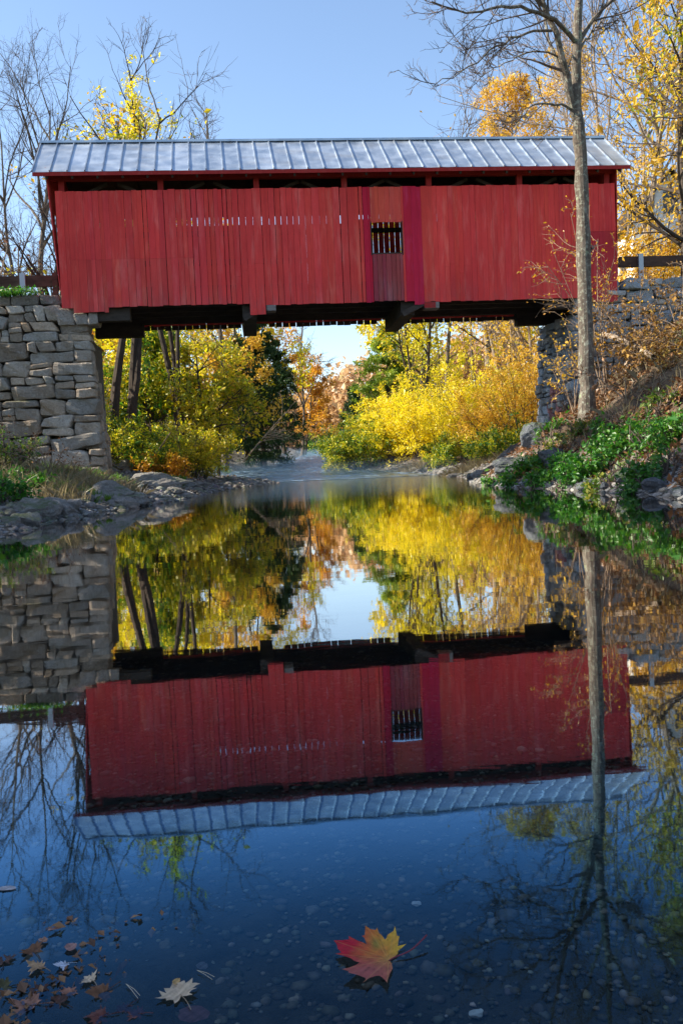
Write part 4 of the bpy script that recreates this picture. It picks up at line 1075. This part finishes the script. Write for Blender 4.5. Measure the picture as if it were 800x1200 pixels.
gp = np.concatenate([shore_pts(2600, 1, -1, 9, 30, 1.8), shore_pts(2600, 2, -1, 30, 48, 4.2), shore_pts(260, 3, 1, 9, 30, .6), shore_pts(1500, 4, 1, 34, 60, 1.6)])
tag(pebbles('gravel', gp, .055, 5, M_ROCK), 'grey gravel and cobbles along both margins of the creek', 'gravel', kind='stuff')
# pebbles on the bed close to the camera
M_BED = NT('bed_pebbles_wet')
q = M_BED.ramp(M_BED.noise(30, 4, M_BED.pos(), .7), [(.3, (.085,.074,.05)), (.7, (.27,.225,.15))])
M_BED.principled(M_BED.mix(1., q, M_BED.tint(), 'MULTIPLY'), .7, 0, None, .2); M_BED = M_BED.m
rg = np.random.default_rng(9); n = 30000
bx_ = rg.uniform(-2.2, 2.2, n); by_ = .85 + 3.6*rg.uniform(0, 1, n)**1.4
bp = np.stack([bx_, by_, height(bx_, by_) + .002], 1)
tag(pebbles('bed_gravel', bp, .0062, 6, M_BED, .5, .42, .38), 'small pebbles on the shallow creek bed under clear water', 'gravel', kind='stuff')

# fallen leaf litter on both banks
def litter(n, seed, xr_, yr_, cond, size):
    rng = np.random.default_rng(seed); x = rng.uniform(*xr_, n); y = rng.uniform(*yr_, n)
    s = np.maximum(interp(y, LEFT) - x, x - interp(y, RIGHT))
    m = (s > .25) & cond(x, y, s) & (nz2(x, y, 1.4, seed) + rng.normal(0, .4, n) > -.2); x, y = x[m], y[m]
    return np.stack([x, y, height(x, y) + rng.uniform(.005, .05, len(x))], 1)
lt = np.concatenate([litter(60000, 1, (4.2, 15), (7, 28), lambda x, y, s: s > .05, .1), litter(7000, 2, (-16, -4.5), (9, 27), lambda x, y, s: s > 1.2, .1), litter(5000, 3, (-14, 12), (31, 56), lambda x, y, s: s > .8, .1)])
mb = MB(); leaves(mb, np.random.default_rng(4), lt, .11, 1.2, .3, .7)
tag(mb.build('leaf_litter', L_BROWN), 'brown fallen leaves covering the banks', 'fallen leaves', kind='stuff')

# grass
def grass(pts, seed, h, wdt=.012):
    rng = np.random.default_rng(seed); n = len(pts)
    d = norm(np.stack([rng.normal(0, .45, n), rng.normal(0, .45, n), np.ones(n)], 1)); L = (h*rng.uniform(.5, 1.2, n))[:, None]
    sde = norm(np.cross(d, rng.normal(0, 1, (n, 3))))*wdt
    mid = pts + d*L*.55; tip = pts + d*L + np.array([0, 0, -.25])*L*rng.uniform(0, 1, (n, 1)) + d*np.array([1, 1, 0])*L*.5
    v = np.stack([pts - sde, pts + sde, mid + sde*.7, tip, mid - sde*.7], 1).reshape(-1, 3)
    mb = MB(); i = np.arange(n*5).reshape(n, 5); mb.add(v, i); return mb
def patch(px, py, rx, ry, n, rng):
    c = hit(px, py); a = rng.uniform(0, 6.3, n); r = np.sqrt(rng.uniform(0, 1, n))
    x = c[0] + np.cos(a)*r*rx; y = c[1] + np.sin(a)*r*ry
    return np.stack([x, y, height(x, y)], 1)
rg = np.random.default_rng(12)
gpts = np.concatenate([patch(a, b, rx, ry, n, rg) for a, b, rx, ry, n in ((196,562,.55,1.7,2600),(180,556,.4,1.2,1200),(105,562,1.3,1.2,1500),(75,575,1.1,1.,1200),(50,566,1.2,1.5,1400),(322,553,.35,.6,500),(255,550,.9,1.5,800))])
tag(grass(gpts, 13, .22).build('grass', leaf_mat('fresh_grass', [(0,(.05,.13,.012)),(.6,(.12,.24,.02)),(1,(.22,.26,.05))])), 'fresh green grass strips on the left bank and gravel bar', 'grass', kind='stuff')
gpts = np.concatenate([patch(a, b, rx, ry, n, rg) for a, b, rx, ry, n in ((110,572,1.2,1.2,700),(80,565,1.4,1.2,900),(30,575,1.3,1.2,800),(745,470,2,1.4,350),(555,548,1.6,1.4,1500),(500,546,1.6,1.2,1200),(780,400,2,1.5,250))])
tag(grass(gpts, 14, .5, .009).build('dry_grass', leaf_mat('straw', [(0,(.10,.08,.04)),(.6,(.25,.20,.10)),(1,(.36,.30,.16))])), 'dry straw-coloured grass and stalks on the banks', 'grass', kind='stuff')

# green plants on the right bank, each its own clump
GP = 'green plants on the right bank'
for i, (px, py, rx, h_, n, lab, mat) in enumerate([
 (588,552,.55,.5,1500,'bright green leafy plant low on the ledge, leftmost on the right bank', L_GREEN),
 (615,550,.65,.6,2200,'bright green leafy clump hanging over the sloping ledge at the water', L_GREEN),
 (648,552,.6,.6,2000,'green leafy clump above the pale rock, right of the ledge', L_GREEN),
 (682,552,.55,.7,2000,'fern-like drooping green clump at the water edge below the tall bare tree', L_GREEN),
 (640,505,.6,.6,1600,'green plant at the foot of the right abutment corner', L_GREEN),
 (664,512,.6,.6,1600,'yellow-spotted green plant just left of the tall bare tree trunk', L_OLIVE),
 (672,470,.45,.9,900,'yellow-green sprig climbing beside the base of the tall bare tree', L_OLIVE),
 (712,512,.55,.5,1400,'small green plant right of the tall bare tree among brown leaves', L_GREEN),
 (742,520,.8,.8,2600,'large green leafy clump on the slope in the middle of the right bank', L_GREEN),
 (782,508,.8,.9,2600,'tall green leafy clump at the right picture edge', L_GREEN),
 (735,548,.6,.5,1800,'yellow-green plant close to the waterline on the right', L_OLIVE),
 (785,545,.8,.7,2400,'spreading green clump near the water at the right picture edge', L_GREEN),
 (765,480,.6,.7,1500,'green plant high on the right slope under the dead branches', L_OLIVE),
 (625,562,.5,.4,1300,'low green clump dipping to the water at the end of the ledge', L_GREEN),
 (665,565,.5,.45,1400,'low green clump at the waterline left of the drooping fern-like clump', L_GREEN),
 (712,560,.55,.45,1500,'low green and yellow clump at the waterline right of the drooping clump', L_OLIVE),
 (760,560,.6,.45,1600,'low green clump at the waterline near the right picture edge', L_GREEN),
 (720,490,.55,.55,1300,'green sprig on the brown slope just right of the tall bare tree foot', L_GREEN)]):
    p = hit(px, py + 8)
    bush('leafy_plant', lab, p, rx*.95, rx*.7, h_*.72, 800+i, mat, int(n*.8), .085, 14, GP, 'plant', bare=.45)
for i, (px, py, rx, h_, n, lab, mat) in enumerate([
 (8,585,.5,.42,800,'green fern-like plant at the left picture edge under the stone wall', L_GREEN),
 (30,572,.5,.4,700,'small green plant beside the fern at the left edge', L_GREEN),
 (5,545,.7,.9,1100,'sparse green plant against the stone wall at the left edge', L_OLIVE)]):
    bush('leafy_plant', lab, hit(px, py), rx, rx*.8, h_, 830+i, mat, n, .085, 14, 'green plants on the left bank', 'plant')
# tuft on top of the left wall
tp_ = B(-10.35, .25, 6.4); root = empty('leafy_plant', tp_, 'small green tuft growing on top of the left stone wall by the rail post', 'plant')
rg = np.random.default_rng(3); pp = tp_ + np.stack([rg.normal(0, .45, 900), rg.normal(0, .12, 900), np.abs(rg.normal(0, .10, 900))], 1)
mb = MB(); leaves(mb, rg, pp, .08); mb.build('foliage', L_GREEN, root)
# saplings and tangles round the tall tree
def sapling(name, label, px, py, d, tips, seed, mat, per, lsize, cat='sapling'):
    """young wood: thin stems drawn from the ground to the given tips"""
    rng = np.random.default_rng(seed); b = P(px, py, d); b[2] = ground(b); root = empty(name, b, label, cat)
    st = MB(); ps = []; ls = []
    for (tx, ty, dd) in tips:
        e = P(tx, ty, d + dd); m = (b + e)/2 + np.array([rng.normal(0, .15), rng.normal(0, .15), .12*np.linalg.norm(e-b)])
        p = smooth_path([b + rng.normal(0, .06, 3)*np.array([1,1,0]) - np.array([0,0,.05]), m, e], 9); ps.append(p); ls.append(np.linalg.norm(e-b))
    ps = np.array(ps); ls = np.array(ls); tubes(st, ps, np.full(len(ls), .018), np.full(len(ls), .006), 4)
    s, d_, l, q = spawn(rng, ps, ls, np.full(len(ls), .015), 9, .25, (48, 14), .30, .5); p1 = grow(rng, s, d_, l, 5, .15, .02)
    tubes(st, p1, np.full(len(l), .008), np.full(len(l), .004), 3)
    s, d_, l, q = spawn(rng, p1, l, q, 4, .2, (45, 14), .5, .5); p2 = grow(rng, s, d_, l, 3, .15, .0)
    tubes(st, p2, np.full(len(l), .005), np.full(len(l), .003), 3)
    st.build('stems', M_TWIGPALE, root)
    c = np.concatenate([along(rng, p2, per, .1, .05), along(rng, p1, per, .3, .05)]); mb = MB(); leaves(mb, rng, c, lsize); mb.build('foliage', mat, root)
sapling('sapling', 'orange-leaved sapling with thin stems rising in front of the right end of the bridge', 708, 440, 23.6, [(668,250,0),(700,280,.3),(650,300,-.3),(720,300,.4),(690,240,.1),(640,310,-.6),(712,340,0)], 51, L_ORANGE, 2, .075)
sapling('sapling', 'sapling with small gold leaves in front of the right abutment, left of the trunk', 672, 480, 24.3, [(650,400,0),(665,385,.2),(640,420,.2),(690,400,.1)], 52, L_GOLD, 2, .085)
sapling('brush', 'tangle of dead branches with amber leaves against the right abutment wall', 755, 470, 22.5, [(690,390,.5),(720,370,.6),(750,340,.8),(700,430,0),(800,380,.5),(780,350,.6),(730,410,-.3),(705,360,.7),(735,390,.2),(765,400,-.2),(690,350,.8),(770,375,.3)], 53, L_DULL, 3, .08, 'brush')
sapling('brush', 'brown brush of arching twigs high on the right slope at the picture edge', 805, 450, 21.5, [(740,420,.3),(760,370,.5),(790,350,.5),(830,380,.4),(770,440,-.4),(810,340,.6),(745,395,.2),(720,405,0),(775,410,-.3),(800,400,0)], 54, L_DULL, 3, .085, 'brush')
sapling('brush', 'low leafless tangle on the right slope above the green clumps', 735, 480, 21.0, [(690,455,.2),(670,430,.4),(770,440,.3),(800,455,.2),(720,430,.4)], 55, L_BROWN, 1, .08, 'brush')
sapling('brush', 'yellow-leaved arching brush over the top of the right wall', 790, 370, 25.0, [(735,350,.2),(760,320,.2),(800,310,.2),(740,390,-.5)], 56, L_DULL, 3, .085, 'brush')
sapling('brush', 'dry twiggy brush against the foot of the left stone wall', 60, 565, 21.5, [(10,530,0),(40,510,.3),(100,540,0),(75,520,.4),(20,550,-.4),(0,500,.3)], 57, L_BROWN, 1, .06, 'brush')
# log on the right slope
lg = MB(); a, b_ = hit(700, 452), hit(765, 430); a[2] += .12; b_[2] += .22
tubes(lg, smooth_path([a, (a+b_)/2+np.array([0,0,.12]), b_], 8)[None], np.array([.10]), np.array([.06]), 9)
tag(lg.build('log', M_BARKPALE, loc=a), 'pale broken log lying on the right slope under the dead branches', 'log')
lg = MB(); a, b_ = hit(168, 553), P(200, 507, 35.5); a[2] -= .05
tubes(lg, smooth_path([a, (a+b_)/2, b_], 6)[None], np.array([.045]), np.array([.02]), 6)
tag(lg.build('dead_branch', M_BARKPALE, loc=a), 'pale dead branch propped up in the shrub beside the left gravel', 'branch')

# ------------------------------------------------------------------ leaves on the water
def leaf_material(name, rough=.55, trans=.12):
    t = NT(name); c = t.tint(); nz = t.noise(160, 5, t.pos(), .7)
    c = t.mix(.35, c, t.mix(1., c, t.ramp(nz, [(.3, (.55,.5,.5)), (.7, (1.2,1.2,1.2))]), 'MULTIPLY'))
    d = t.n('BsdfPrincipled'); t.l(c, d.inputs['Base Color']); d.inputs['Roughness'].default_value = rough; d.inputs['Specular IOR Level'].default_value = .25
    t.l(t.bump(nz, .25, .002), d.inputs['Normal'])
    tr = t.n('BsdfTranslucent'); t.l(c, tr.inputs[0]); mx = t.n('MixShader'); mx.inputs[0].default_value = trans
    t.l(d.outputs[0], mx.inputs[1]); t.l(tr.outputs[0], mx.inputs[2]); t.l(mx.outputs[0], t.out.inputs['Surface']); return t.m
M_LEAF = leaf_material('fallen_leaf')
def seg_dist(p, a, b):
    a, b = np.asarray(a, float), np.asarray(b, float); d = b-a; t = np.clip(((p-a)@d)/(d@d), 0, 1)
    return np.linalg.norm(p - (a + t[:, None]*d), axis=1)
def leaf_surface(out, ctr, veins, colf, zf, rings=14):
    """out: outline (n, 2) seen from its petiole point ctr; zf(p) height, colf(p, vein distance) colour"""
    out = np.asarray(out, float); ctr = np.asarray(ctr, float)
    o2 = []
    for a, b in zip(out, np.roll(out, -1, 0)):
        for k in range(4): o2.append(a + (b-a)*k/4)
    o2 = np.array(o2); n = len(o2)
    p = np.concatenate([ctr[None]] + [ctr + (o2-ctr)*(k/rings) for k in range(1, rings+1)])
    f3 = np.array([[0, 1+i, 1+(i+1) % n] for i in range(n)])
    q = []
    for k in range(rings-1):
        for i in range(n): q.append([1+k*n+i, 1+(k+1)*n+i, 1+(k+1)*n+(i+1) % n, 1+k*n+(i+1) % n])
    vd = np.min([seg_dist(p, ctr, v) for v in veins], axis=0)
    return p, [f3, np.array(q)], colf(p, vd), zf(p, vd)
# the bright maple leaf: outline surveyed on the photograph's leaf, laid out on the water in true size
OUT = [(640,240),(572,258),(578,215),(585,180),(567,178),(550,102),(538,140),(492,170),(485,195),(472,207),(445,170),(420,152),(411,112),(400,132),(360,126),(320,97),(318,130),(314,172),(292,178),(312,192),(326,232),(332,246),(300,228),(255,214),(205,186),(190,178),(192,206),(130,212),(72,212),(98,245),(104,278),(133,308),(82,317),(140,330),(205,353),(240,378),(276,384),(250,403),(195,425),(137,437),(185,452),(190,466),(250,480),(318,505),(322,520),(298,546),(345,510),(400,490),(432,490),(470,520),(490,546),(494,520),(512,470),(532,432),(524,395),(506,366),(545,345),(572,318),(575,290),(600,275)]
def lpx(p, z): 
    q = [Wp(380+a/6.667, 1070+b/6.667, z) for a, b in p]; return np.array(q)
CTR = (500, 362)
VEIN = [(640,240),(550,105),(330,105),(80,214),(140,437),(300,545),(490,545),(85,317),(410,115)]
flat = lpx(OUT, .006)[:, :2]; c2 = lpx([CTR], .006)[0, :2]; vt = lpx(VEIN, .006)[:, :2]
inv_c = c2
def mcol(p, vd):
    # position back in leaf coordinates: s along left-right, t near-far
    s = (p[:, 0]-flat[:, 0].min())/(np.ptp(flat[:, 0])); t = (p[:, 1]-flat[:, 1].min())/np.ptp(flat[:, 1])
    red = np.array([.55,.012,.03]); pink = np.array([.42,.10,.085]); org = np.array([.62,.20,.03]); yel = np.array([.74,.43,.035]); grn = np.array([.25,.22,.03])
    def mixv(a, b, k): k = np.clip(k, 0, 1)[:, None]; return a*(1-k) + b*k
    wob = .10*nz2(p[:, 0]*90, p[:, 1]*90, 1., 5.)
    c = mixv(red[None]*np.ones((len(p), 1)), org, (s + wob - .22)*2.6)
    c = mixv(c, yel, (s + wob - .58)*2.4)
    low = np.clip((.48 - t)*4, 0, 1)*np.clip(1.35 - s*.7, 0, 1)
    c = mixv(c, pink, low)
    c = mixv(c, grn, np.exp(-((s-.58)/.06)**2 - ((t-.66)/.10)**2)*.8)
    c = mixv(c, np.array([.62,.36,.10]), np.exp(-(vd/.0007)**2)*.35)
    mott = nz2(p[:, 0]*260, p[:, 1]*260, 1., 2.); fr = nz2(p[:, 0]*520, p[:, 1]*520, 1., 9.) > .72
    c = np.where(fr[:, None], c*.55, c); return np.clip(c*.92*(1 + .18*mott[:, None]), 0, 1)
def mz(p, vd):
    r = np.linalg.norm(p - c2, axis=1); s = (p[:, 0]-flat[:, 0].min())/(np.ptp(flat[:, 0]))
    t = (p[:, 1]-flat[:, 1].min())/np.ptp(flat[:, 1])
    return .0015 + .022*(r/.085)**2*np.where(t < .45, .75, .45) + np.minimum(vd, .008)*.14
p, fs, cl, z = leaf_surface(flat, c2, vt, mcol, mz)
# keep every point on its own sight line from the survey while it rises off the water
k = (z - .006)/(CAM[2] - .006); pxy = p + (CAM[None, :2] - p)*k[:, None]
ml = MB(); ml.add(np.concatenate([pxy, z[:, None]], 1), fs, cl)
leaf = empty('maple_leaf', (c2[0], c2[1], 0), 'bright red, orange and yellow maple leaf floating alone on the dark water', 'leaf', 'leaves on the water')
ml.build('blade', M_LEAF, leaf, smooth=True)
sp = lpx([CTR, (560,330), (640,325), (720,280), (800,222)], .004); sp[:, 2] = [.002, .004, .005, .009, .014]
sm_ = MB(); tubes(sm_, smooth_path(sp, 10)[None], np.array([.0009]), np.array([.0013]), 6)
M_STEM = NT('red_petiole'); M_STEM.principled((.16,.015,.03), .5); M_STEM = M_STEM.m
sm_.build('stalk', M_STEM, leaf)

# other fallen leaves: template outlines, curled
MAPLE = np.array([(0,-.12),(.10,-.30),(.34,-.42),(.30,-.20),(.62,-.14),(.50,.02),(.92,.22),(.60,.26),(.66,.46),(.36,.36),(.38,.62),(.22,.60),(.0,1.),(-.20,.60),(-.40,.64),(-.36,.36),(-.66,.46),(-.58,.24),(-.92,.24),(-.52,.02),(-.60,-.14),(-.30,-.18),(-.34,-.42),(-.10,-.30)])
MV = [(0,1),(.92,.22),(-.92,.24),(.34,-.42),(-.34,-.42)]
OVAL = np.array([(0.5*sin(a)*(1-.15*cos(a)), -.0+.62*(-cos(a))*1.0+.35) for a in np.linspace(0, 2*pi, 22)[:-1]]); OV = [(0,.95)]
def fallen(label, px, py, size, rot, col, kind, curl, seed, zoff=.003, sunk=False, squash=1.):
    rng = np.random.default_rng(seed); c = Wp(px, py, 0.)
    tmpl, vn = (MAPLE, MV) if kind == 'maple' else (OVAL, OV)
    R2 = np.array([[cos(rot), sin(rot)], [-sin(rot), cos(rot)]])
    o = (tmpl*(1+rng.normal(0, .06, tmpl.shape))*np.array([squash, 1])*size*.5)@R2; v = (np.array(vn)*size*.5)@R2
    col = np.array(col)
    def cf(p, vd):
        mott = nz2(p[:,0]*300+seed, p[:,1]*300, 1., seed)
        return np.clip(col*(1+.3*mott[:,None]) + np.exp(-(vd/.0010)**2)[:,None]*.12*col, 0, 1)
    a = rng.uniform(0, 2*pi)
    sq = rng.uniform(0, 9)
    def zf(p, vd):
        x = (p@np.array([cos(a), sin(a)]))/size; y = (p@np.array([-sin(a), cos(a)]))/size
        return zoff + (curl > .2)*(zoff < 0)*curl*size*.10 + curl*size*(1.6*x*x + .5*np.sin(y*5+seed)*x + .25*np.sin(7*y+3*x)*.4 + .16*nz2(p[:,0]/size*6+sq, p[:,1]/size*6, 1., seed)) + np.minimum(vd, .01)*.25*(curl > .03)
    p, fs, cl, z = leaf_surface(o, (0, 0), v, cf, zf, 9)
    if zoff >= 0: z = np.maximum(z, zoff-.002) if not sunk else z
    base = np.array([c[0], c[1], 0.])
    bed_ = ground(c)
    if sunk: base[2] = min(-.010, bed_*.4)
    root = empty('fallen_leaf' if kind != 'maple' else 'maple_leaf', base, label, 'leaf', 'leaves on the water')
    mb = MB(); mb.add(np.concatenate([p + base[:2], z[:, None] + base[2]], 1), fs, cl); mb.build('blade', M_LEAF, root, smooth=True)
    if kind == 'maple':
        s0 = np.array([0, 0, zoff+.001]); e = np.append((np.array([[rng.normal(0, .25), -1.05]])*size*.5)@R2, 0.002)
        st = MB(); tubes(st, smooth_path([s0+base, (s0+e)/2+base+np.array([.002,0,.002]), e+base], 6)[None], np.array([.0005]), np.array([.0006]), 5); st.c = [np.ones((st.n, 3))*col*.6]; st.build('stalk', M_LEAF, root)
TAN, BRN, DK, PALE, RED, PNK = (.42,.25,.13), (.17,.075,.035), (.07,.03,.02), (.55,.40,.26), (.15,.05,.045), (.32,.16,.13)
for args in [
 ('pale tan curled maple leaf floating near the bottom, left of centre', 211, 1168, .075, .5, PALE, 'maple', .22, 1),
 ('tan scrap of leaf on the tip of the pale curled maple leaf', 207, 1155, .022, .2, (.45,.27,.10), 'oval', .2, 2),
 ('dark red-brown rounded leaf lying under the water beside the pale maple leaf', 236, 1152, .075, 1.3, (.30,.13,.11), 'oval', .02, 3, .0, True),
 ('tan curled leaf standing up among brown leaves, bottom left', 106, 1151, .034, .9, PALE, 'maple', .35, 4),
 ('brown curled leaf with a tan rim, right of the small tan leaf', 122, 1163, .052, 2.2, BRN, 'maple', .4, 5, -.0015),
 ('reddish-brown folded leaf above the long brown one, bottom left', 82, 1162, .036, 2.9, (.30,.13,.08), 'maple', .4, 6, -.0015),
 ('long rust-brown folded leaf lying flat in the bottom left corner', 36, 1178, .062, 1.4, (.30,.14,.09), 'maple', .3, 7, -.0015),
 ('tan narrow leaf floating next to the small pale blue-white leaf', 46, 1136, .042, 1.4, TAN, 'maple', .3, 8),
 ('small pale blue-white leaf floating beside the narrow tan leaf', 76, 1133, .034, 2.0, (.50,.52,.58), 'maple', .25, 9),
 ('brown crumpled leaf at the left edge, lower end of the diagonal pair', 40, 1116, .050, 1.0, BRN, 'maple', .4, 10, -.0015),
 ('small rust scrap of leaf at the top of the crumpled brown leaf', 52, 1106, .026, .6, (.36,.18,.11), 'oval', .3, 11),
 ('narrow pinkish leaf pointing up right, above the crumpled brown leaves', 70, 1089, .040, 2.3, (.36,.20,.16), 'oval', .2, 12, .003, False, .35),
 ('round pinkish leaf floating flat on its own at the left', 84, 1115, .036, .4, PNK, 'oval', .04, 13),
 ('long pale grey leaf lying in the water at the left edge', 15, 1042, .055, 1.5, (.40,.36,.36), 'oval', .03, 14, .002, False, .6),
 ('dark red leaf at the bottom edge, right of the brown curled leaf', 162, 1188, .040, 1.2, RED, 'maple', .2, 15, -.0015),
 ('dark maroon leaf sunk at the bottom edge, left of the dark red one', 148, 1180, .038, 2.4, (.10,.035,.03), 'maple', .2, 16, -.0015),
 ('dark brown soggy leaf at the left edge under the crumpled leaves', 5, 1128, .050, .4, DK, 'maple', .3, 17, -.0015),
 ('dark soggy leaf in the bottom left corner with a mossy edge', 6, 1158, .055, 1.9, (.07,.06,.02), 'maple', .35, 18, -.0015),
 ('dark brown leaf half under water between the tan leaf and the folded brown one', 48, 1160, .045, 2.7, DK, 'maple', .3, 19, -.0015),
 ('dark wet leaf between the reddish folded leaf and the corner leaf', 70, 1176, .050, .9, DK, 'maple', .3, 20, -.0015),
 ('faint grey-brown rounded leaf on the bed above the pale maple leaf', 238, 1098, .034, .8, (.20,.17,.15), 'oval', .02, 21, .0, True),
 ('dark brown wet leaf at the very bottom edge, below the brown curled leaf', 118, 1192, .050, 1.6, (.13,.04,.03), 'maple', .25, 22, -.0015)]:
    fallen(*args)
# sodden scraps of leaf gathered in the shallow corner
rs = np.random.default_rng(31); n = 420; q = np.stack([-.52 + np.abs(rs.normal(0, .085, n)), 1.02 + rs.uniform(0, .42, n)**1.2, np.full(n, .0015)], 1)
q = q[(nz2(q[:, 0]*14, q[:, 1]*14, 1., 3.) > -.15)]; mb = MB(); leaves(mb, rs, q, .011, 3., .45, .7)
tag(mb.build('leaf_scraps', L_BROWN), 'dark sodden scraps of leaf gathered in the shallow bottom left corner', 'leaf scraps', kind='stuff')
# pine needles in pairs
M_NEEDLE = NT('straw_needle'); M_NEEDLE.principled((.45,.36,.24), .5); M_NEEDLE = M_NEEDLE.m
for (x0, y0, x1, y1, lab) in ((148,1153,162,1170,'pair of straw pine needles floating left of the pale maple leaf'), (231,1137,249,1148,'pair of straw pine needles floating above the red-brown sunken leaf')):
    a = Wp(x0, y0, .003); mb = MB()
    for o in (0, 1.6):
        b_ = Wp(x1 + o*1.5, y1 - o*2, .003); tubes(mb, np.array([[a, (a+b_)/2 + np.array([.001*o, 0, .001]), b_]]), np.array([.0005]), np.array([.0004]), 4)
    tag(mb.build('pine_needles', M_NEEDLE, loc=a), lab, 'pine needles')
# a few bright stones on the bed that stand out
M_PALE = NT('pale_stone'); M_PALE.principled((.80,.78,.66), .6); M_PALE = M_PALE.m
for px, py, s, lab in ((559,1190,.013,'pale oval stone on the creek bed below the bright maple leaf to the right'), (470,1182,.010,'brownish round stone on the creek bed right below the maple leaf'), (488,1060,.010,'white pebble on the bed above and right of the maple leaf')):
    p = Wp(px, py, 0.); z = ground(p); r = FW + CR*(px-400)/F - CU*(py-600)/F
    q = CAM + r*((z - CAM[2])/r[2]); rock(lab, (q[0], q[1], ground(q)+.004), s, s*.7, s*.5, 900+px, M_PALE if s != .010 or py < 1100 else M_ROCK, sink=.0, cat='pebble', name='pebble')

# ------------------------------------------------------------------ unseen evergreens added on the left to shade the near pool and banks
for i, (x, y, h_) in enumerate(((-10, 1.2, 9), (-14, 4.5, 12), (-24, 12.5, 22), (-25, 19, 22))):
    conifer('hemlock_tree', ['dark evergreen nearest the camera on the left bank, outside the view', 'dark evergreen second from the camera on the left bank, outside the view', 'tall dark evergreen in the middle of the left bank row, outside the view', 'tall dark evergreen fourth along the left bank, outside the view', 'tallest dark evergreen near the left stone wall, outside the view'][i], (x, y, ground((x, y))), h_, 860+i, L_PINE, 3.4, 'evergreens beside the camera', dense=1.3, lsize=.34)
# morning mist lying on the riffle
M_MIST = NT('morning_mist'); vp = M_MIST.n('VolumePrincipled'); vp.inputs['Color'].default_value = (.42,.72,1,1); vp.inputs['Anisotropy'].default_value = .2
q = M_MIST.n('SeparateXYZ'); M_MIST.l(M_MIST.pos(), q.inputs[0])
fy = M_MIST.n('MapRange', interpolation_type='SMOOTHSTEP'); fy.inputs['From Min'].default_value = 27; fy.inputs['From Max'].default_value = 52; M_MIST.l(q.outputs[1], fy.inputs['Value'])
fz = M_MIST.n('MapRange', interpolation_type='SMOOTHSTEP'); fz.inputs['From Min'].default_value = 1.; fz.inputs['From Max'].default_value = .0
M_MIST.l(M_MIST.math('SUBTRACT', q.outputs[2], M_MIST.math('MULTIPLY', M_MIST.math('MAXIMUM', M_MIST.math('SUBTRACT', q.outputs[1], 43.), 0.), .036)), fz.inputs['Value'])
mn = M_MIST.ramp(M_MIST.noise(.35, 3, M_MIST.pos((1,.6,2.)), .6), [(.38, (.15,)*3), (.65, (1,1,1))])
M_MIST.l(M_MIST.math('MULTIPLY', M_MIST.math('MULTIPLY', M_MIST.math('MULTIPLY', fy.outputs[0], fz.outputs[0]), mn), .05), vp.inputs['Density'])
M_MIST.l(vp.outputs[0], M_MIST.out.inputs['Volume']); M_MIST = M_MIST.m
mb = MB(); mb.box((-11, 26, -.02), (18, 0, 0), (0, 80, 0), (0, 0, 3.4)); tag(mb.build('mist', M_MIST), 'thin bluish mist over the far end of the pool', 'mist', kind='stuff')
